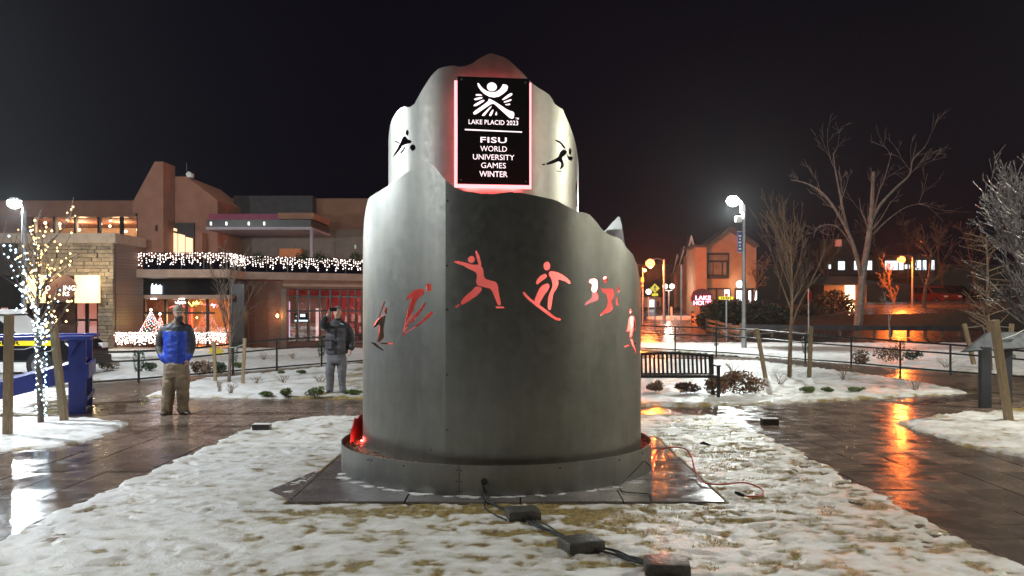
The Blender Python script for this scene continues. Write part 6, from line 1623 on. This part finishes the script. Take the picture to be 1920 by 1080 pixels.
# man in blue ------------------------------------------------
b = G(331, 777); p0 = Vector((b.x, b.y, 0))
m1 = thing('person', 'bearded man in cap, blue jacket and khaki trousers standing hands in pockets', 'person', p0)
k = .00198
def q1(zx, zy, dy=0.0): return p0+Vector(((zx-290)*k, dy, (1028-zy)*k))
make_head(m1, q1(310, 147, -.02), R(38), R(0), M['skin'], beard=True, cap=True, neck_to=q1(290, 250),
          n_extra=lambda mb: (mb.loft([ering(q1(290, y_), rx, .09) for y_, rx in ((260, .10), (330, .17), (450, .16), (560, .15))]), limbtube(mb, [q1(180, 500, -.02), q1(196, 545, -.06)], [.03, .026]), hand(mb, q1(196, 548, -.06), (.25, -.05, -1), (1, 0, 0), 1, .5), limbtube(mb, [q1(410, 500, -.02), q1(402, 545, -.06)], [.03, .026]), hand(mb, q1(402, 540, -.06), (-.25, -.05, -1), (-1, 0, 0), 1, .5)))
mb = MB()
mb.loft([ering(q1(x_, y_, dy), rx, ry, 22, sq=.85) for x_, y_, rx, ry, dy in ((290, 585, .215, .155, 0), (290, 540, .218, .158, 0), (290, 460, .205, .150, -.005), (286, 370, .205, .145, -.005), (284, 310, .215, .138, 0), (284, 262, .205, .120, .01), (288, 238, .13, .10, .02), (291, 222, .088, .085, .025), (292, 210, .082, .08, .03))])
limbtube(mb, [q1(186, 284, .02), q1(148, 350, .03), q1(136, 440, .03), q1(162, 500, -.03), q1(190, 540, -.08)], [.084, .076, .068, .062, .056])
limbtube(mb, [q1(386, 284, .02), q1(412, 350, .03), q1(418, 440, .03), q1(410, 500, -.02), q1(402, 535, -.06)], [.082, .074, .066, .060, .055])
def pick1(c):
    zx = (c.x)/k+290; zy = 1028-(c.z)/k
    if zy < 232: return 1
    if zy > 500 and (zx < 205 or zx > 395): return 0
    if zx < 182 and zy < 500: return 2
    if zy < 305: return 1
    if zx < 200 and zy < 300: return 2
    if zx > 396 and zy < 498: return 1
    return 0
fuse('jacket', mb, .014, [M['jblue'], M['jdark'], M['jgrey']], m1, pick1, fold=.011, fscale=9)
build('collar_shirt', MB().loft([[q1(298+rx*math.cos(a)*(1/k), y_, -.02+rx*math.sin(a)) for a in [2*math.pi*i/14 for i in range(14)]] for y_, rx in ((242, .07), (212, .066))]), M['khaki'], m1, smooth=True)
build('chest_mark', MB().add([q1(248, 299, -.175), q1(284, 294, -.178), q1(284, 290, -.178), q1(248, 295, -.175)], [(0, 1, 2, 3)]), M['whitepaint'], m1)
build('zip_line', MB().tube([q1(330, 570, -.178), q1(330, 450, -.178), q1(326, 330, -.165), q1(318, 262, -.13)], .006, 6), M['jdark'], m1)
mb = MB()
mb.loft([ering(q1(290, y_), rx, ry, 20, sq=.9) for y_, rx, ry in ((540, .19, .14), (600, .215, .155), (660, .215, .155), (700, .19, .14))])
limbtube(mb, [q1(240, 640), q1(232, 760, -.02), q1(224, 850, -.01), q1(208, 940, .01), q1(204, 1000, .01)], [.120, .118, .106, .102, .104])
limbtube(mb, [q1(342, 640), q1(348, 760, -.02), q1(348, 850, -.01), q1(344, 930, .01), q1(346, 985, .01)], [.120, .116, .104, .098, .102])
fuse('trousers', mb, .014, [M['khaki']], m1, fold=.016, fscale=7)
shoe(m1, q1(204, 1026, 0), (-.05, -1, 0), M['boot']); shoe(m1, q1(350, 1022, .02), (.75, -.7, 0), M['boot'])
# man taking a photograph ---------------------------------
b = G(631, 740); p2 = Vector((b.x, b.y, .02))
m2 = thing('person', 'man in charcoal jacket and grey trousers holding up a phone to photograph', 'person', p2)
def q2(zx, zy, dy=0.0): return p2+Vector(((zx-250)*k, dy, (1014-zy)*k))
hn = q2(232, 150, -.50)
def ex2(mb):
    mb.loft([ering(q2(252, y_), rx, .09) for y_, rx in ((270, .10), (340, .17), (460, .16), (570, .15))])
    limbtube(mb, [q2(180, 205, -.40), q2(214, 168, -.46)], [.036, .028]); hand(mb, q2(216, 166, -.46), (.35, -.12, 1), (.9, -.3, -.35), 1.05, .55)
    limbtube(mb, [q2(412, 500, -.02), q2(408, 545, -.04)], [.03, .026]); hand(mb, q2(408, 540, -.04), (-.05, -.08, -1), (-1, 0, 0), 1.0, .5)
make_head(m2, q2(262, 155, -.02), R(0), R(2), M['skin'], hairm=M['hairgrey'], neck_to=q2(256, 265), n_extra=ex2)
mb = MB()
mb.loft([ering(q2(x_, y_, dy), rx, ry, 22, sq=.85) for x_, y_, rx, ry, dy in ((252, 592, .232, .16, 0), (252, 520, .238, .165, 0), (254, 430, .225, .155, 0), (256, 350, .225, .15, 0), (258, 300, .225, .135, .01), (258, 262, .19, .115, .015), (256, 235, .10, .09, .02), (256, 215, .08, .08, .02))])
limbtube(mb, [q2(180, 304, .01), q2(148, 300, -.12), q2(142, 285, -.24), q2(160, 235, -.34), q2(184, 195, -.41)], [.092, .088, .080, .068, .056])
limbtube(mb, [q2(348, 306, .02), q2(392, 370, .03), q2(408, 440, .02), q2(410, 500, -.01), q2(408, 535, -.03)], [.090, .084, .076, .066, .058])
def pick2(c):
    zx = c.x/k+250; zy = 1014-c.z/k
    if zy < 318 or zx > 352 or c.y < -.18: return 1
    if 245 < zx < 272: return 1
    return 0
fuse('jacket', mb, .014, [M['jcharcoal'], M['jblack']], m2, pick2, fold=.011, fscale=9)
for x_ in (185,):
    pc = q2(x_, 490, -.168); build('pocket', MB().obox(pc, (.16, .03, .19), (0, 0, R(-14))), M['jcharcoal'], m2, bev=.012); build('pocket_flap', MB().obox(q2(x_, 440, -.182), (.17, .03, .05), (0, 0, R(-14))), M['jblack'], m2, bev=.01)
build('chest_mark', MB().add([q2(300, 272, -.142), q2(336, 282, -.132), q2(338, 275, -.132), q2(302, 263, -.142)], [(0, 1, 2, 3)]), M['palemark'], m2)
mb = MB()
mb.loft([ering(q2(250, y_), rx, ry, 20, sq=.9) for y_, rx, ry in ((560, .19, .14), (610, .20, .145), (660, .195, .14), (690, .17, .13))])
limbtube(mb, [q2(200, 640), q2(186, 760, -.02), q2(182, 860, -.01), q2(180, 940, .01), q2(178, 985, .01)], [.108, .10, .082, .075, .078])
limbtube(mb, [q2(304, 640), q2(310, 760, -.02), q2(312, 860, -.01), q2(312, 930, .01), q2(318, 975, .01)], [.108, .10, .082, .075, .078])
fuse('trousers', mb, .014, [M['greytrouser']], m2, fold=.012, fscale=7)
shoe(m2, q2(182, 1016, 0), (-.1, -1, 0), M['jblack']); shoe(m2, q2(322, 1012, .02), (.35, -.9, 0), M['jblack'])
ph = thing('phone', 'dark phone held up sideways in the photographer\'s hand', 'phone', q2(272, 118, -.53))
build('phone_body', MB().obox(q2(272, 120, -.535), (.150, .010, .076), (0, 0, 0)), M['blackpaint'], ph, bev=.004)
build('camera_lens', MB().tube([q2(296, 104, -.542), q2(296, 104, -.546)], .008, 10), M['darkglass'], ph)
#PART5
# ------------------------------------------------------------------ drizzle-laden air
hz = MB().box(-70, -25, -6, 120, 140, 24)
hm = bpy.data.materials.new('haze_air'); hm.use_nodes = True
HN_ = hm.node_tree.nodes; HN_.remove(HN_['Principled BSDF'])
pv = HN_.new('ShaderNodeVolumePrincipled'); pv.inputs['Color'].default_value = (.9, .92, .95, 1); pv.inputs['Density'].default_value = .00038; pv.inputs['Anisotropy'].default_value = .7
hm.node_tree.links.new(pv.outputs[0], HN_['Material Output'].inputs['Volume'])
ho = build('haze', hz, hm, kind='stuff')
